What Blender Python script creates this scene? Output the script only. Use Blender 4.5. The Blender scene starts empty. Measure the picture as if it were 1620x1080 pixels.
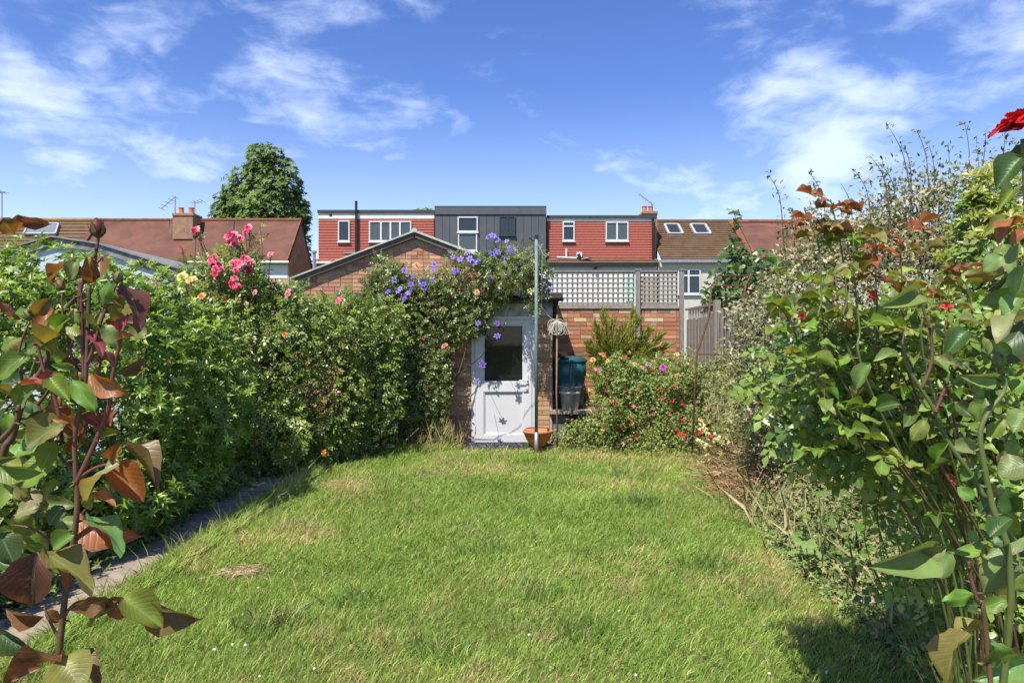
import bpy, math, random
import numpy as np
from mathutils import Vector, Matrix
random.seed(7); RNG = np.random.default_rng(11)
S = bpy.context.scene
COL = S.collection
R = math.radians

# ---------------------------------------------------------------- camera
CAMZ = 1.6; F = 1080.0            # eye height (m); focal length in pixels of the 1620 px wide photograph
cam = bpy.data.cameras.new('camera'); cam.sensor_width = 36; cam.lens = 24.0
cam.clip_start = 0.05; cam.clip_end = 2000
camo = bpy.data.objects.new('camera', cam); COL.objects.link(camo)
camo.location = (0, 0, CAMZ); camo.rotation_euler = (R(90), 0, 0)
S.camera = camo

# ---------------------------------------------------------------- sky
SUN = Vector((-0.33, -0.60, 1.0)).normalized()
ELEV = math.asin(SUN.z); AZ = math.atan2(SUN.x, SUN.y)
w = bpy.data.worlds.new('World'); S.world = w; w.use_nodes = True
nt = w.node_tree; N = nt.nodes; L = nt.links; N.clear()
def wn(t, **k):
    n = N.new(t)
    for a, b in k.items(): setattr(n, a, b)
    return n
sky = wn('ShaderNodeTexSky', sky_type='NISHITA', sun_disc=False)
sky.sun_elevation = ELEV; sky.sun_rotation = AZ; sky.air_density = 1.0; sky.dust_density = 0.25; sky.ozone_density = 2.5
hsv = wn('ShaderNodeHueSaturation'); hsv.inputs['Saturation'].default_value = 1.24; hsv.inputs['Value'].default_value = 0.90
hsv.inputs['Hue'].default_value = 0.519
L.new(sky.outputs[0], hsv.inputs['Color'])
tc = wn('ShaderNodeTexCoord')
def mapping(scale, rot=(0, 0, 0), loc=(0, 0, 0)):
    m = wn('ShaderNodeMapping'); m.inputs['Scale'].default_value = scale; m.inputs['Rotation'].default_value = rot
    m.inputs['Location'].default_value = loc; L.new(tc.outputs['Generated'], m.inputs[0]); return m
def noise(m, scale, detail=6, rough=0.55, dist=0.0):
    n = wn('ShaderNodeTexNoise'); n.inputs['Scale'].default_value = scale; n.inputs['Detail'].default_value = detail
    n.inputs['Roughness'].default_value = rough; n.inputs['Distortion'].default_value = dist
    L.new(m.outputs[0], n.inputs['Vector']); return n.outputs['Fac']
def mth(op, a, b=None, c=None, clamp=False):
    n = wn('ShaderNodeMath', operation=op); n.use_clamp = clamp
    for i, v in enumerate((a, b, c)):
        if v is None: continue
        if isinstance(v, (int, float)): n.inputs[i].default_value = v
        else: L.new(v, n.inputs[i])
    return n.outputs[0]
def rng(v, a, b, c=0.0, d=1.0):
    n = wn('ShaderNodeMapRange', interpolation_type='SMOOTHSTEP'); L.new(v, n.inputs[0])
    for i, x in zip((1, 2, 3, 4), (a, b, c, d)): n.inputs[i].default_value = x
    return n.outputs[0]
mA = mapping((0.8, 1.0, 2.0), rot=(0, R(30), 0))
wisp = noise(mA, 5.5, 8, 0.56, 0.35)
fine = noise(mapping((1.2, 1.2, 2.4), rot=(0, R(32), 0), loc=(3, 1, 0)), 13.0, 6, 0.6, 0.5)
broad = noise(mapping((1, 1, 1.5), loc=(1.7, 0.4, 2.2)), 2.3, 3, 0.5)
def puff(px, py, size, amp):      # a cloud bank in one direction of the sky
    d = Vector(((px - 810) / F, 1.0, (540 - py) / F)).normalized()
    n = wn('ShaderNodeVectorMath', operation='DISTANCE'); L.new(tc.outputs['Generated'], n.inputs[0]); n.inputs[1].default_value = d
    return mth('MULTIPLY', rng(n.outputs['Value'], 0.0, size, 1.0, 0.0), amp)
cov = mth('MULTIPLY', broad, 0.25)
for a in ((470, 55, .20, .26), (360, 110, .14, .10), (200, 80, .15, .11), (100, 245, .17, .25), (250, 275, .13, .17), (350, 285, .10, .20), (850, 85, .06, .15), (950, 20, .05, .13), (1560, 50, .15, .26),
          (1060, 130, .09, .10), (1420, 130, .12, .18), (1250, 190, .16, .36), (1190, 230, .12, .2), (1330, 255, .18, .36), (1270, 100, .08, .14), (1100, 320, .14, .30), (1550, 190, .14, .18), (1170, 300, .10, .15)):
    cov = mth('MAXIMUM', cov, mth('ADD', mth('MULTIPLY', cov, 0.55), puff(*a)))
dens = mth('ADD', mth('ADD', mth('MULTIPLY', cov, 0.85), mth('MULTIPLY', wisp, 1.05)), mth('MULTIPLY', fine, 0.45))
cl = rng(dens, 0.87, 1.28)
sep = wn('ShaderNodeSeparateXYZ'); L.new(tc.outputs['Generated'], sep.inputs[0])
haze_ = rng(sep.outputs['Z'], 0.0, 0.36, 0.42, 0.0)
fac = mth('MAXIMUM', mth('MULTIPLY', cl, 0.68), haze_)
mix = wn('ShaderNodeMix', data_type='RGBA'); L.new(fac, mix.inputs['Factor']); L.new(hsv.outputs[0], mix.inputs['A'])
mix.inputs['B'].default_value = (5.2, 5.9, 7.3, 1)
bg = wn('ShaderNodeBackground'); bg.inputs['Strength'].default_value = 0.148
L.new(mix.outputs['Result'], bg.inputs['Color'])
out = wn('ShaderNodeOutputWorld'); L.new(bg.outputs[0], out.inputs['Surface'])

# ---------------------------------------------------------------- sun and exposure
sl = bpy.data.lights.new('sun', 'SUN'); sl.energy = 5.0; sl.angle = R(0.53); sl.color = (1.0, 0.94, 0.84)
so = bpy.data.objects.new('sun', sl); COL.objects.link(so); so.rotation_euler = SUN.to_track_quat('Z', 'Y').to_euler(); so.location = (-20, -25, 40)
S.view_settings.view_transform = 'Standard'; S.view_settings.look = 'None'; S.view_settings.gamma = 1
S.view_settings.use_curve_mapping = False; S.view_settings.exposure = 0.56
S.render.engine = 'CYCLES'
try:
    S.cycles.max_bounces = 7; S.cycles.diffuse_bounces = 5; S.cycles.transparent_max_bounces = 12; S.cycles.use_denoising = True
except Exception: pass

# ---------------------------------------------------------------- helpers
def P(px, py, Y):                 # pixel of the photograph + depth -> point
    return Vector(((px - 810) / F * Y, Y, CAMZ - (py - 540) / F * Y))
def gx(px, Y): return (px - 810) / F * Y
def gz(py, Y): return CAMZ - (py - 540) / F * Y
class MB:                         # mesh collector
    def __init__(s): s.v = []; s.f = []; s.mi = []; s.cur = 0
    def face(s, idx): s.f.append(tuple(idx)); s.mi.append(s.cur)
    def poly(s, pts):
        b = len(s.v); s.v += [tuple(p) for p in pts]; s.face(range(b, b + len(pts))); return s
    def box(s, x0, x1, y0, y1, z0, z1):
        b = len(s.v)
        s.v += [(x0,y0,z0),(x1,y0,z0),(x1,y1,z0),(x0,y1,z0),(x0,y0,z1),(x1,y0,z1),(x1,y1,z1),(x0,y1,z1)]
        for q in ((0,3,2,1),(4,5,6,7),(0,1,5,4),(1,2,6,5),(2,3,7,6),(3,0,4,7)): s.face([b+i for i in q])
        return s
    def bar(s, a, b_, wx, wz, up=(0, 0, 1)):   # rectangular bar between two points
        a = Vector(a); b_ = Vector(b_); d = (b_ - a).normalized(); u = Vector(up)
        if abs(d.dot(u)) > .98: u = Vector((0, 1, 0))
        x = d.cross(u).normalized() * wx / 2; z = x.cross(d).normalized() * wz / 2
        k = len(s.v)
        for p in (a, b_):
            for q in (-x - z, x - z, x + z, -x + z): s.v.append(tuple(p + q))
        for q in ((3,2,1,0),(4,5,6,7),(0,1,5,4),(1,2,6,5),(2,3,7,6),(3,0,4,7)): s.face([k+i for i in q])
        return s
    def tube(s, pts, r, n=6):
        pts = [Vector(p) for p in pts]; rs = r if isinstance(r, (list, tuple)) else [r] * len(pts)
        k = len(s.v); prev = None
        for i, p in enumerate(pts):
            d = (pts[min(i+1, len(pts)-1)] - pts[max(i-1, 0)]).normalized()
            if prev is None:
                u = Vector((0, 0, 1)) if abs(d.z) < .9 else Vector((1, 0, 0)); x = d.cross(u).normalized()
            else:
                x = (prev - d * prev.dot(d)).normalized()
            prev = x; y = d.cross(x)
            for j in range(n):
                a = 2 * math.pi * j / n; s.v.append(tuple(p + (x * math.cos(a) + y * math.sin(a)) * rs[i]))
        for i in range(len(pts) - 1):
            for j in range(n):
                a = k + i*n + j; b = k + i*n + (j+1) % n; s.face((a, b, b+n, a+n))
        s.face([k + j for j in range(n)][::-1]); s.face([k + (len(pts)-1)*n + j for j in range(n)])
        return s
    def lathe(s, c, prof, n=24):   # prof: (radius, height) list
        c = Vector(c); k = len(s.v)
        for r, h in prof:
            for j in range(n):
                a = 2*math.pi*j/n; s.v.append((c.x + r*math.cos(a), c.y + r*math.sin(a), c.z + h))
        for i in range(len(prof)-1):
            for j in range(n):
                a = k+i*n+j; b = k+i*n+(j+1) % n; s.face((a, b, b+n, a+n))
        s.face([k+j for j in range(n)][::-1]); s.face([k+(len(prof)-1)*n+j for j in range(n)])
        return s
    def prism(s, pts, off):        # polygon extruded by a vector
        off = Vector(off); k = len(s.v); n = len(pts)
        s.v += [tuple(p) for p in pts] + [tuple(Vector(p) + off) for p in pts]
        s.face(range(k, k+n)); s.face(list(range(k+n, k+2*n))[::-1])
        for i in range(n): j = (i+1) % n; s.face((k+i, k+n+i, k+n+j, k+j))
        return s
    def mesh(s, name, mats, smooth=False):
        me = bpy.data.meshes.new(name); me.from_pydata(s.v, [], s.f)
        for m in (mats if isinstance(mats, (list, tuple)) else [mats]): me.materials.append(m)
        if any(s.mi): me.polygons.foreach_set('material_index', s.mi)
        if smooth: me.polygons.foreach_set('use_smooth', [True] * len(me.polygons))
        me.update(); return me
    def build(s, name, mat, parent=None, smooth=False, color=None):
        return link(name, s.mesh(name, mat, smooth), parent, color=color)
def link(name, me, parent=None, matrix=None, color=None):
    o = bpy.data.objects.new(name, me); COL.objects.link(o)
    if matrix is not None: o.matrix_basis = matrix
    if color is not None: o.color = (color[0], color[1], color[2], 1)
    if parent is not None:
        o.parent = parent
        if parent.get('_root'): o.matrix_parent_inverse = Matrix.Translation(-parent.location)
    return o
def thing(name, label, cat, loc=(0, 0, 0), group=None):
    o = bpy.data.objects.new(name, None); COL.objects.link(o); o.location = loc; o.empty_display_size = .1
    o['label'] = label; o['category'] = cat; o['_root'] = 1
    if group: o['group'] = group
    return o
def structure(name, mb, mat):
    o = mb.build(name, mat); o['kind'] = 'structure'; return o

# ---------------------------------------------------------------- materials
MATS = {}
def mat(name, col, rough=.7, noise_amt=.25, scale=8.0, bump=.0, metal=0.0, spec=.4, objcol=False, col2=None, attr=False, transl=0.0, coords='Object', detail=6, vstretch=None):
    if name in MATS: return MATS[name]
    m = bpy.data.materials.new(name); m.use_nodes = True; n = m.node_tree.nodes; l = m.node_tree.links
    bs = n['Principled BSDF']; bs.inputs['Roughness'].default_value = rough; bs.inputs['Metallic'].default_value = metal
    bs.inputs['Specular IOR Level'].default_value = spec
    tx = n.new('ShaderNodeTexCoord'); vec = tx.outputs[coords]
    if vstretch:
        mp = n.new('ShaderNodeMapping'); mp.inputs['Scale'].default_value = vstretch; l.new(vec, mp.inputs[0]); vec = mp.outputs[0]
    oi = n.new('ShaderNodeObjectInfo')
    if objcol:
        ad = n.new('ShaderNodeVectorMath'); ad.operation = 'ADD'; l.new(vec, ad.inputs[0])
        mu = n.new('ShaderNodeMath'); mu.operation = 'MULTIPLY'; mu.inputs[1].default_value = 37.0; l.new(oi.outputs['Random'], mu.inputs[0])
        l.new(mu.outputs[0], ad.inputs[1]); vec = ad.outputs[0]
    nz = n.new('ShaderNodeTexNoise'); nz.inputs['Scale'].default_value = scale; nz.inputs['Detail'].default_value = detail; nz.inputs['Roughness'].default_value = .62
    l.new(vec, nz.inputs['Vector'])
    if objcol: base = oi.outputs['Color']
    elif attr:
        at = n.new('ShaderNodeAttribute'); at.attribute_name = 'col'; base = at.outputs['Color']
    else:
        c = n.new('ShaderNodeRGB'); c.outputs[0].default_value = (*col, 1); base = c.outputs[0]
    mr = n.new('ShaderNodeMapRange'); l.new(nz.outputs['Fac'], mr.inputs[0])
    mr.inputs[1].default_value = .3; mr.inputs[2].default_value = .7
    if col2:
        mx = n.new('ShaderNodeMix'); mx.data_type = 'RGBA'; l.new(mr.outputs[0], mx.inputs['Factor']); l.new(base, mx.inputs['A']); mx.inputs['B'].default_value = (*col2, 1)
        cc = mx.outputs['Result']
    else:
        mr.inputs[3].default_value = 1 - noise_amt; mr.inputs[4].default_value = 1 + noise_amt
        mx = n.new('ShaderNodeVectorMath'); mx.operation = 'SCALE'; l.new(base, mx.inputs[0]); l.new(mr.outputs[0], mx.inputs['Scale']); cc = mx.outputs[0]
    l.new(cc, bs.inputs['Base Color'])
    if bump:
        bp = n.new('ShaderNodeBump'); bp.inputs['Strength'].default_value = bump; bp.inputs['Distance'].default_value = .01
        l.new(nz.outputs['Fac'], bp.inputs['Height']); l.new(bp.outputs[0], bs.inputs['Normal'])
    if transl:
        tr = n.new('ShaderNodeBsdfTranslucent'); ms = n.new('ShaderNodeMixShader'); ms.inputs[0].default_value = transl
        g = n.new('ShaderNodeVectorMath'); g.operation = 'MULTIPLY'; l.new(cc, g.inputs[0]); g.inputs[1].default_value = (1.5, 1.35, .6)
        l.new(g.outputs[0], tr.inputs['Color']); l.new(bs.outputs[0], ms.inputs[1]); l.new(tr.outputs[0], ms.inputs[2])
        l.new(ms.outputs[0], n['Material Output'].inputs['Surface'])
    MATS[name] = m; return m
def glassmat(name, tint, refl=.12, transp=.55):
    m = bpy.data.materials.new(name); m.use_nodes = True; n = m.node_tree.nodes; l = m.node_tree.links
    bs = n['Principled BSDF']; bs.inputs['Base Color'].default_value = (*tint, 1); bs.inputs['Roughness'].default_value = .03; bs.inputs['Specular IOR Level'].default_value = .8
    tr = n.new('ShaderNodeBsdfTransparent'); tr.inputs[0].default_value = (.9, .93, .92, 1)
    ms = n.new('ShaderNodeMixShader'); ms.inputs[0].default_value = transp
    l.new(bs.outputs[0], ms.inputs[1]); l.new(tr.outputs[0], ms.inputs[2]); l.new(ms.outputs[0], n['Material Output'].inputs['Surface'])
    MATS[name] = m; return m
WHITE = mat('white_paint', (.62, .62, .60), .45, .08, 3)
UPVC = mat('white_upvc', (.58, .58, .585), .30, .05, 2.0)
BLACK = mat('black_plastic', (.018, .018, .02), .4, .2, 6)
FELT = mat('roof_felt', (.05, .05, .055), .9, .4, 30, bump=.3)
GLASS = glassmat('window_glass', (.04, .055, .075), transp=.55)
DOORGLASS = glassmat('door_glass', (.03, .035, .03), transp=.70)
BRICK = mat('brick_face', (.4, .2, .1), .9, .35, 22, bump=.5, spec=.15, objcol=True)
MORTAR = mat('mortar', (.36, .32, .26), .95, .25, 40, bump=.4, spec=.1)
WOOD = mat('weathered_wood', (.25, .215, .18), .85, .35, 14, bump=.5, spec=.15, vstretch=(6, 6, .6))
GREYWOOD = mat('grey_timber', (.22, .205, .19), .85, .3, 14, bump=.4, spec=.15, vstretch=(3, 3, .8))
RUST = mat('rusty_steel', (.13, .055, .035), .8, .4, 40, bump=.3)
GALV = mat('galvanised_steel', (.33, .34, .35), .45, .25, 14, metal=.6)
TERRA = mat('terracotta', (.50, .19, .085), .85, .2, 12, bump=.2, spec=.2)
CONC = mat('concrete', (.37, .30, .23), .9, .28, 7, bump=.5, spec=.1, col2=(.21, .17, .13), detail=10)

# ---------------------------------------------------------------- numpy scatter
def unit(a): return a / np.maximum(np.linalg.norm(a, axis=-1, keepdims=True), 1e-9)
def frames(axis, nrm):             # leaf length along axis, upper side along nrm
    y = unit(axis); z = nrm - (nrm * y).sum(-1, keepdims=True) * y; z = unit(z); x = np.cross(y, z)
    return np.stack([x, y, z], axis=-1)
def scatter_mesh(name, tv, tf, pos, rot, scale, cols, material, smooth=False):
    tv = np.asarray(tv, float); tf = np.asarray(tf, int); n = len(pos); k = tf.shape[1]
    scale = np.asarray(scale, float)
    sv = tv[None] * (scale[:, None, None] if scale.ndim == 1 else scale[:, None, :])
    v = np.einsum('nij,nkj->nki', rot, sv) + pos[:, None, :]
    f = (tf[None] + (np.arange(n) * len(tv))[:, None, None]).reshape(-1)
    return raw_mesh(name, v.reshape(-1, 3), f, k, np.repeat(cols, len(tf), axis=0), material, smooth)
def raw_mesh(name, v, f, k, fcols, material, smooth=False):
    me = bpy.data.meshes.new(name); nf = len(f) // k
    me.vertices.add(len(v)); me.vertices.foreach_set('co', np.ascontiguousarray(v, dtype=np.float32).ravel())
    me.loops.add(len(f)); me.loops.foreach_set('vertex_index', np.ascontiguousarray(f, dtype=np.int32))
    me.polygons.add(nf); me.polygons.foreach_set('loop_start', (np.arange(nf) * k).astype(np.int32))
    try: me.polygons.foreach_set('loop_total', np.full(nf, k, dtype=np.int32))
    except Exception: pass
    if smooth: me.polygons.foreach_set('use_smooth', np.ones(nf, dtype=bool))
    a = me.attributes.new('col', 'FLOAT_COLOR', 'FACE')
    c = np.ones((nf, 4), dtype=np.float32); c[:, :3] = fcols; a.data.foreach_set('color', c.ravel())
    me.materials.append(material); me.update(calc_edges=True); return me
def hnoise(p, f=1.0, seed=0):      # cheap smooth 3-D value noise, 0..1
    p = np.asarray(p, float) * f + seed * 17.31; i = np.floor(p).astype(np.int64); u = p - i; u = u * u * (3 - 2 * u); r = 0
    for dx in (0, 1):
        for dy in (0, 1):
            for dz in (0, 1):
                q = i + np.array([dx, dy, dz]); h = np.sin(q[:, 0] * 127.1 + q[:, 1] * 311.7 + q[:, 2] * 74.7) * 43758.5453; h = h - np.floor(h)
                wgt = (u[:, 0] if dx else 1 - u[:, 0]) * (u[:, 1] if dy else 1 - u[:, 1]) * (u[:, 2] if dz else 1 - u[:, 2]); r = r + h * wgt
    return r
def pick_cols(n, pal, jit=.25):    # pal: [(weight, rgb)]
    wts = np.array([a for a, _ in pal], float); wts /= wts.sum(); c = np.array([b for _, b in pal], float)
    return c[RNG.choice(len(pal), n, p=wts)] * (1 + RNG.uniform(-jit, jit, (n, 1)))
# one leaf: length 1 along +Y, folded on its midrib, tip drooping (4 triangles)
def leaf_t(w=.42, fold=.12, droop=.10):
    v = np.array([(0,0,0), (-w/2,.42,fold), (w/2,.42,fold), (0,.48,.03), (0,1,-droop)]); f = np.array([(0,3,1),(0,2,3),(1,3,4),(3,2,4)]); return v, f
def combine(items):                # items: (v, f, R 3x3, pos, scale)
    V = []; Fc = []; b = 0
    for v, f, Rm, p, s in items: V.append((v * s) @ np.asarray(Rm).T + np.asarray(p)); Fc.append(f + b); b += len(v)
    return np.concatenate(V), np.concatenate(Fc)
def whorl(n=6, w=.36, lift=.45):   # rosette of leaves round +Z
    it = []; lv, lf = leaf_t(w)
    for i in range(n):
        a = 2*math.pi*i/n + .3*math.sin(i*5.1); e = lift + .25*math.sin(i*3.7)
        ax = np.array([math.cos(a)*math.cos(e), math.sin(a)*math.cos(e), math.sin(e)]); nr = np.array([-math.cos(a)*math.sin(e), -math.sin(a)*math.sin(e), math.cos(e)])
        it.append((lv, lf, frames(ax[None], nr[None])[0], (0,0,0), 1 - .22*abs(math.sin(i*2.3))))
    return combine(it)
def pinnate(pairs=2, w=.6):        # compound leaf along +Y
    it = []; lv, lf = leaf_t(w, .08, .08)
    for i in range(pairs):
        for s in (-1, 1):
            ax = np.array([s*.85, .5, -.08]); it.append((lv, lf, frames(ax[None], np.array([[0,0,1.]]))[0], (0, .3+.3*i, 0), .34+.03*i))
    it.append((lv, lf, frames(np.array([[0,1.,-.15]]), np.array([[0,0,1.]]))[0], (0, .3+.3*pairs-.12, 0), .42))
    return combine(it)
def blob_shell(blobs, n, shell=.35, lump=.18, lf=2.2, seed=0, zmin=.03):
    """points in the outer shell of a union of ellipsoids: position, outward normal"""
    C = np.array([b[0] for b in blobs], float); A = np.array([b[1] for b in blobs], float)
    ar = (A[:,0]*A[:,1] + A[:,1]*A[:,2] + A[:,0]*A[:,2]); ar /= ar.sum()
    k = RNG.choice(len(blobs), n*2, p=ar); d = unit(RNG.normal(size=(n*2, 3)))
    rad = 1 + lump * (hnoise(d * A[k] + C[k], lf, seed) - .5) * 2 + .5*lump*(hnoise(d * A[k] + C[k], lf*3, seed+1) - .5)*2
    t = rad * (1 - shell * RNG.random(n*2) ** 1.6)
    p = C[k] + d * A[k] * t[:, None]; nr = unit(d / A[k])
    keep = p[:, 2] > zmin
    for j in range(len(blobs)):
        q = np.linalg.norm((p - C[j]) / A[j], axis=1); keep &= (q > .62) | (k == j)
    p = p[keep][:n]; nr = nr[keep][:n]; return p, nr
def rnd_rot(nr, up=.5, jit=.6, flat=0.0):
    """random leaf frames: axis across/out of the surface, upper side towards nrm + up"""
    n = len(nr); z = unit(nr*.7 + np.array(SUN)*(up+.45) + RNG.normal(size=(n, 3)) * jit)
    ax = RNG.normal(size=(n, 3)) + nr * .5 - np.array([0, 0, flat]); return frames(ax, z)
LEAF = mat('leaf_foliage', (0,0,0), .34, .12, 30, attr=True, transl=.33, spec=.55)
LEAF_MATT = mat('leaf_matt', (0,0,0), .6, .12, 30, attr=True, transl=.25, spec=.3)
DRY = mat('dry_stems', (0,0,0), .85, .15, 30, attr=True, transl=.1, spec=.15)
BARK = mat('bark', (.10, .075, .05), .9, .4, 20, bump=.6, spec=.1, vstretch=(3, 3, .7))
GREENSTEM = mat('green_stem', (.10, .13, .035), .5, .25, 20)
BROWNSTEM = mat('brown_stem', (.105, .06, .03), .6, .3, 20)
REDSTEM = mat('red_stem', (.13, .045, .035), .5, .3, 20)
def foliage(parent, tmpl, p, rot, size, pal, material, name='foliage', jit=.25, stuff=True, cols=None):
    n = len(p); sc = size[0] + (size[1]-size[0]) * RNG.random(n)
    me = scatter_mesh(name, tmpl[0], tmpl[1], p, rot, sc, pick_cols(n, pal, jit) if cols is None else cols, material)
    o = link(name, me, parent)
    if stuff: o['kind'] = 'stuff'
    return o
def leaf_parts(parent, tmpl, p, rot, size, pal, material, name='leaf'):
    """the largest-looking leaves as parts of their own (a few shared meshes, colour by copy)"""
    mes = []
    for c in range(6):
        cc = pick_cols(1, pal, .2); mes.append(scatter_mesh(name, tmpl[0], tmpl[1], np.zeros((1,3)), np.eye(3)[None], np.ones(1), cc, material))
    for i in range(len(p)):
        M = Matrix([list(rot[i][r]) + [0] for r in range(3)] + [[0,0,0,1]]).to_4x4()
        link(name, mes[i % 6], parent, Matrix.Translation(Vector(p[i])) @ M @ Matrix.Scale(random.uniform(*size), 4))
def twigs(parent, base, pts, mat_, r0=.012, name='stem', bend=.2, n=5, rseg=4, stuff=True):
    mb = MB()
    for q in pts:
        a = Vector(base[random.randrange(len(base))]); b = Vector(q); d = b - a; L_ = []
        off = Vector((random.uniform(-1,1), random.uniform(-1,1), random.uniform(0,.6))) * d.length * bend
        for i in range(n + 1): t = i / n; L_.append(a + d*t + off * math.sin(math.pi*t))
        mb.tube(L_, [r0*(1-.75*i/n) for i in range(n+1)], rseg)
    o = mb.build(name, mat_, parent)
    if stuff: o['kind'] = 'stuff'
    return o
# ================================================================= ground
SOIL = mat('soil', (.085, .065, .042), .95, .4, 6, bump=.6, spec=.1, col2=(.12, .10, .06))
LAWNBASE = mat('lawn_thatch', (.07, .09, .025), .95, .4, 3, spec=.1, col2=(.16, .14, .06))
FIELD = mat('far_ground', (.08, .10, .035), .95, .3, .3, spec=.1)
structure('ground', MB().poly([(-600,-300,-.02),(600,-300,-.02),(600,900,-.02),(-600,900,-.02)]), FIELD)
structure('flower_beds', MB().box(-6.5, 3.0, -1.5, 11.9, -.2, 0.0), SOIL)
EDGE_R = [(-1.5, 1.75), (2.2, 1.75), (3.4, 1.93), (5.0, 1.95), (6.3, 2.2), (7.6, 2.55), (8.6, 2.5), (9.2, 2.15), (9.65, 1.2), (9.75, .55)]
EDGE_L = [(9.8, -.75), (9.85, -1.6), (9.3, -2.05), (8.2, -2.30), (6, -2.36), (3.5, -2.40), (-1.5, -2.42)]
lawn_poly = [(x, y) for y, x in EDGE_R] + [(.45, 9.85)] + [(x, y) for y, x in EDGE_L]
structure('lawn', MB().prism([(x, y, .012) for x, y in lawn_poly], (0, 0, -.1)), LAWNBASE)
path = MB().box(-2.98, -2.40, -1.5, 9.3, -.15, .004); path_o = structure('path', path, SOIL)
y = -1.4; i = 0
while y < 9.2:                      # concrete slabs of the path
    ln = random.uniform(.62, .95); j = lambda: random.uniform(-.015, .015)
    t = .024 + random.uniform(0, .012)
    mb = MB().prism([(-2.93+j(), y+.02, t), (-2.44+j(), y+.02+j(), t+j()*.3), (-2.44+j(), y+ln-.006+j(), t+j()*.3), (-2.93+j(), y+ln-.006, t)], (0, 0, -.07))
    mb.build('paving_slab', CONC, path_o); y += ln
SLATE = mat('slate_chippings', (.07, .07, .085), .75, .4, 25, attr=True)
gp = RNG.uniform((-1.5, 9.82, .012), (.62, 10.6, .03), (5200, 3)); gr = frames(RNG.normal(size=(5200,3)), RNG.normal(size=(5200,3))*.4+np.array([0,0,1]))
tv = np.array([(-.5,-.3,0),(.5,-.35,0),(.4,.4,0),(-.45,.3,0),(0,0,.35)]); tf = np.array([(0,1,4),(1,2,4),(2,3,4),(3,0,4)])
so_ = link('slate_chippings', scatter_mesh('slate_chippings', tv, tf, gp, gr, RNG.uniform(.015,.04,5200), pick_cols(5200, [(3,(.06,.06,.075)),(2,(.10,.10,.12)),(1,(.03,.03,.035))]), SLATE))
so_['kind'] = 'stuff'; so_['label'] = 'dark grey slate chippings in front of the white door'; so_['category'] = 'chippings'

# ================================================================= bricks
def brick_meshes():
    out = []
    for k in range(4):
        rn = random.Random(k); j = lambda: rn.uniform(-.02, .02); b = MB()
        c = .06
        pts = [(-.5,-.5),(.5,-.5),(.5,.5),(-.5,.5)]
        b.v = [(x+j()*.5, 0, z+j()*1.2) for x, z in pts] + [(x, 1, z) for x, z in pts]
        for q in ((0,1,2,3),(1,5,6,2),(0,3,7,4),(3,2,6,7),(0,4,5,1)): b.face(q)
        out.append(b.mesh('brick', BRICK))
    return out
BM = brick_meshes()
PAL_WALL = [(5,(.42,.185,.092)),(4,(.47,.24,.125)),(3,(.35,.145,.08)),(1.1,(.52,.38,.23)),(1.2,(.29,.17,.115)),(1.4,(.42,.28,.175))]
PAL_DOOR = [(5,(.42,.24,.135)),(4,(.47,.29,.165)),(2,(.36,.18,.10)),(1.5,(.58,.40,.23))]
PAL_GABLE = [(5,(.43,.23,.13)),(4,(.37,.205,.125)),(3,(.48,.285,.165)),(1.5,(.30,.19,.13)),(1.5,(.38,.14,.07))]
def bricks(parent, x0, x1, z0, z1, Y, pal, keep=None, seed=1, headers=.25):
    rn = random.Random(seed); z = z0; row = 0
    while z < z1 - .03:
        x = x0 - (.1125 if row % 2 else 0)
        while x < x1:
            ln = .1025 if rn.random() < headers else .215
            a = max(x, x0); b = min(x + ln, x1)
            if b - a > .03 and (keep is None or keep((a+b)/2, z+.035)):
                col = pick_cols(1, pal, .18)[0]
                M = Matrix.Translation(((a+b)/2, Y - rn.uniform(0, .004), z+.0325)) @ Matrix.Diagonal((b-a, .09, .065, 1))
                link('brick', BM[rn.randrange(4)], parent, M, col)
            x += ln + .010
        z += .075; row += 1

# ================================================================= brick garage with gable, behind the lean-to
GY = 13.0
apx, apz = gx(657, GY), gz(369, GY); el, ez = gx(462, GY), gz(443, GY); er = 2*apx - el
g = thing('brick_garage', 'brick garage with low gable and corrugated roof behind the clematis arch', 'garage', (apx, GY+1, -.02))
wall = MB().prism([(el+.12, GY+.012, -.02), (er-.12, GY+.012, -.02), (er-.12, GY+.012, ez-.02), (apx, GY+.012, apz-.09), (el+.12, GY+.012, ez-.02)], (0, 4.0, 0)).build('wall', MORTAR, g)
sl_ = (apz-ez)/(apx-el)
bricks(wall, el+.14, er-.14, 2.42, apz-.12, GY, PAL_GABLE, keep=lambda x, z: z+.035 < apz - .10 - abs(x-apx)*sl_, seed=3)
mbk = MB(); mbk.box(el+.12, er-.12, GY+.004, GY+.02, -.02, 2.41); o = mbk.build('lower_wall', mat('plain_brick', (.40,.21,.12), .9, .3, 20, bump=.4), g)
ASB = mat('corrugated_sheet', (.40, .41, .36), .9, .25, 8, bump=.3, spec=.15)
for s in (-1, 1):                   # two corrugated slopes with a thick edge
    mb = MB(); n = 44; e = el if s < 0 else er
    ux = (e - apx); uz = (ez - apz)
    for k in range(n + 1):
        yy = GY - .16 + 4.3 * k / n; dz = .022 * math.sin(k * 1.57)
        for t in (0, 1.0):
            for th in (0, -.028): mb.v.append((apx + ux*t, yy, apz + uz*t + dz + th + .03))
    for k in range(n):
        a = 4*k; b = a + 4
        mb.face((a, b, b+2, a+2) if s > 0 else (a, a+2, b+2, b)); mb.face((a+1, a+3, b+3, b+1)); mb.face((a+2, b+2, b+3, a+3))
    mb.face((0, 2, 3, 1))
    mb.build('roof', ASB, g)
    b = MB(); pa = Vector((apx, GY-.10, apz-.055)); pb = Vector((e, GY-.10, ez-.055)); b.bar(pa, pb, .03, .075); b.build('bargeboard', mat('barge_timber', (.12,.10,.08), .9, .3, 14), g)
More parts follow.
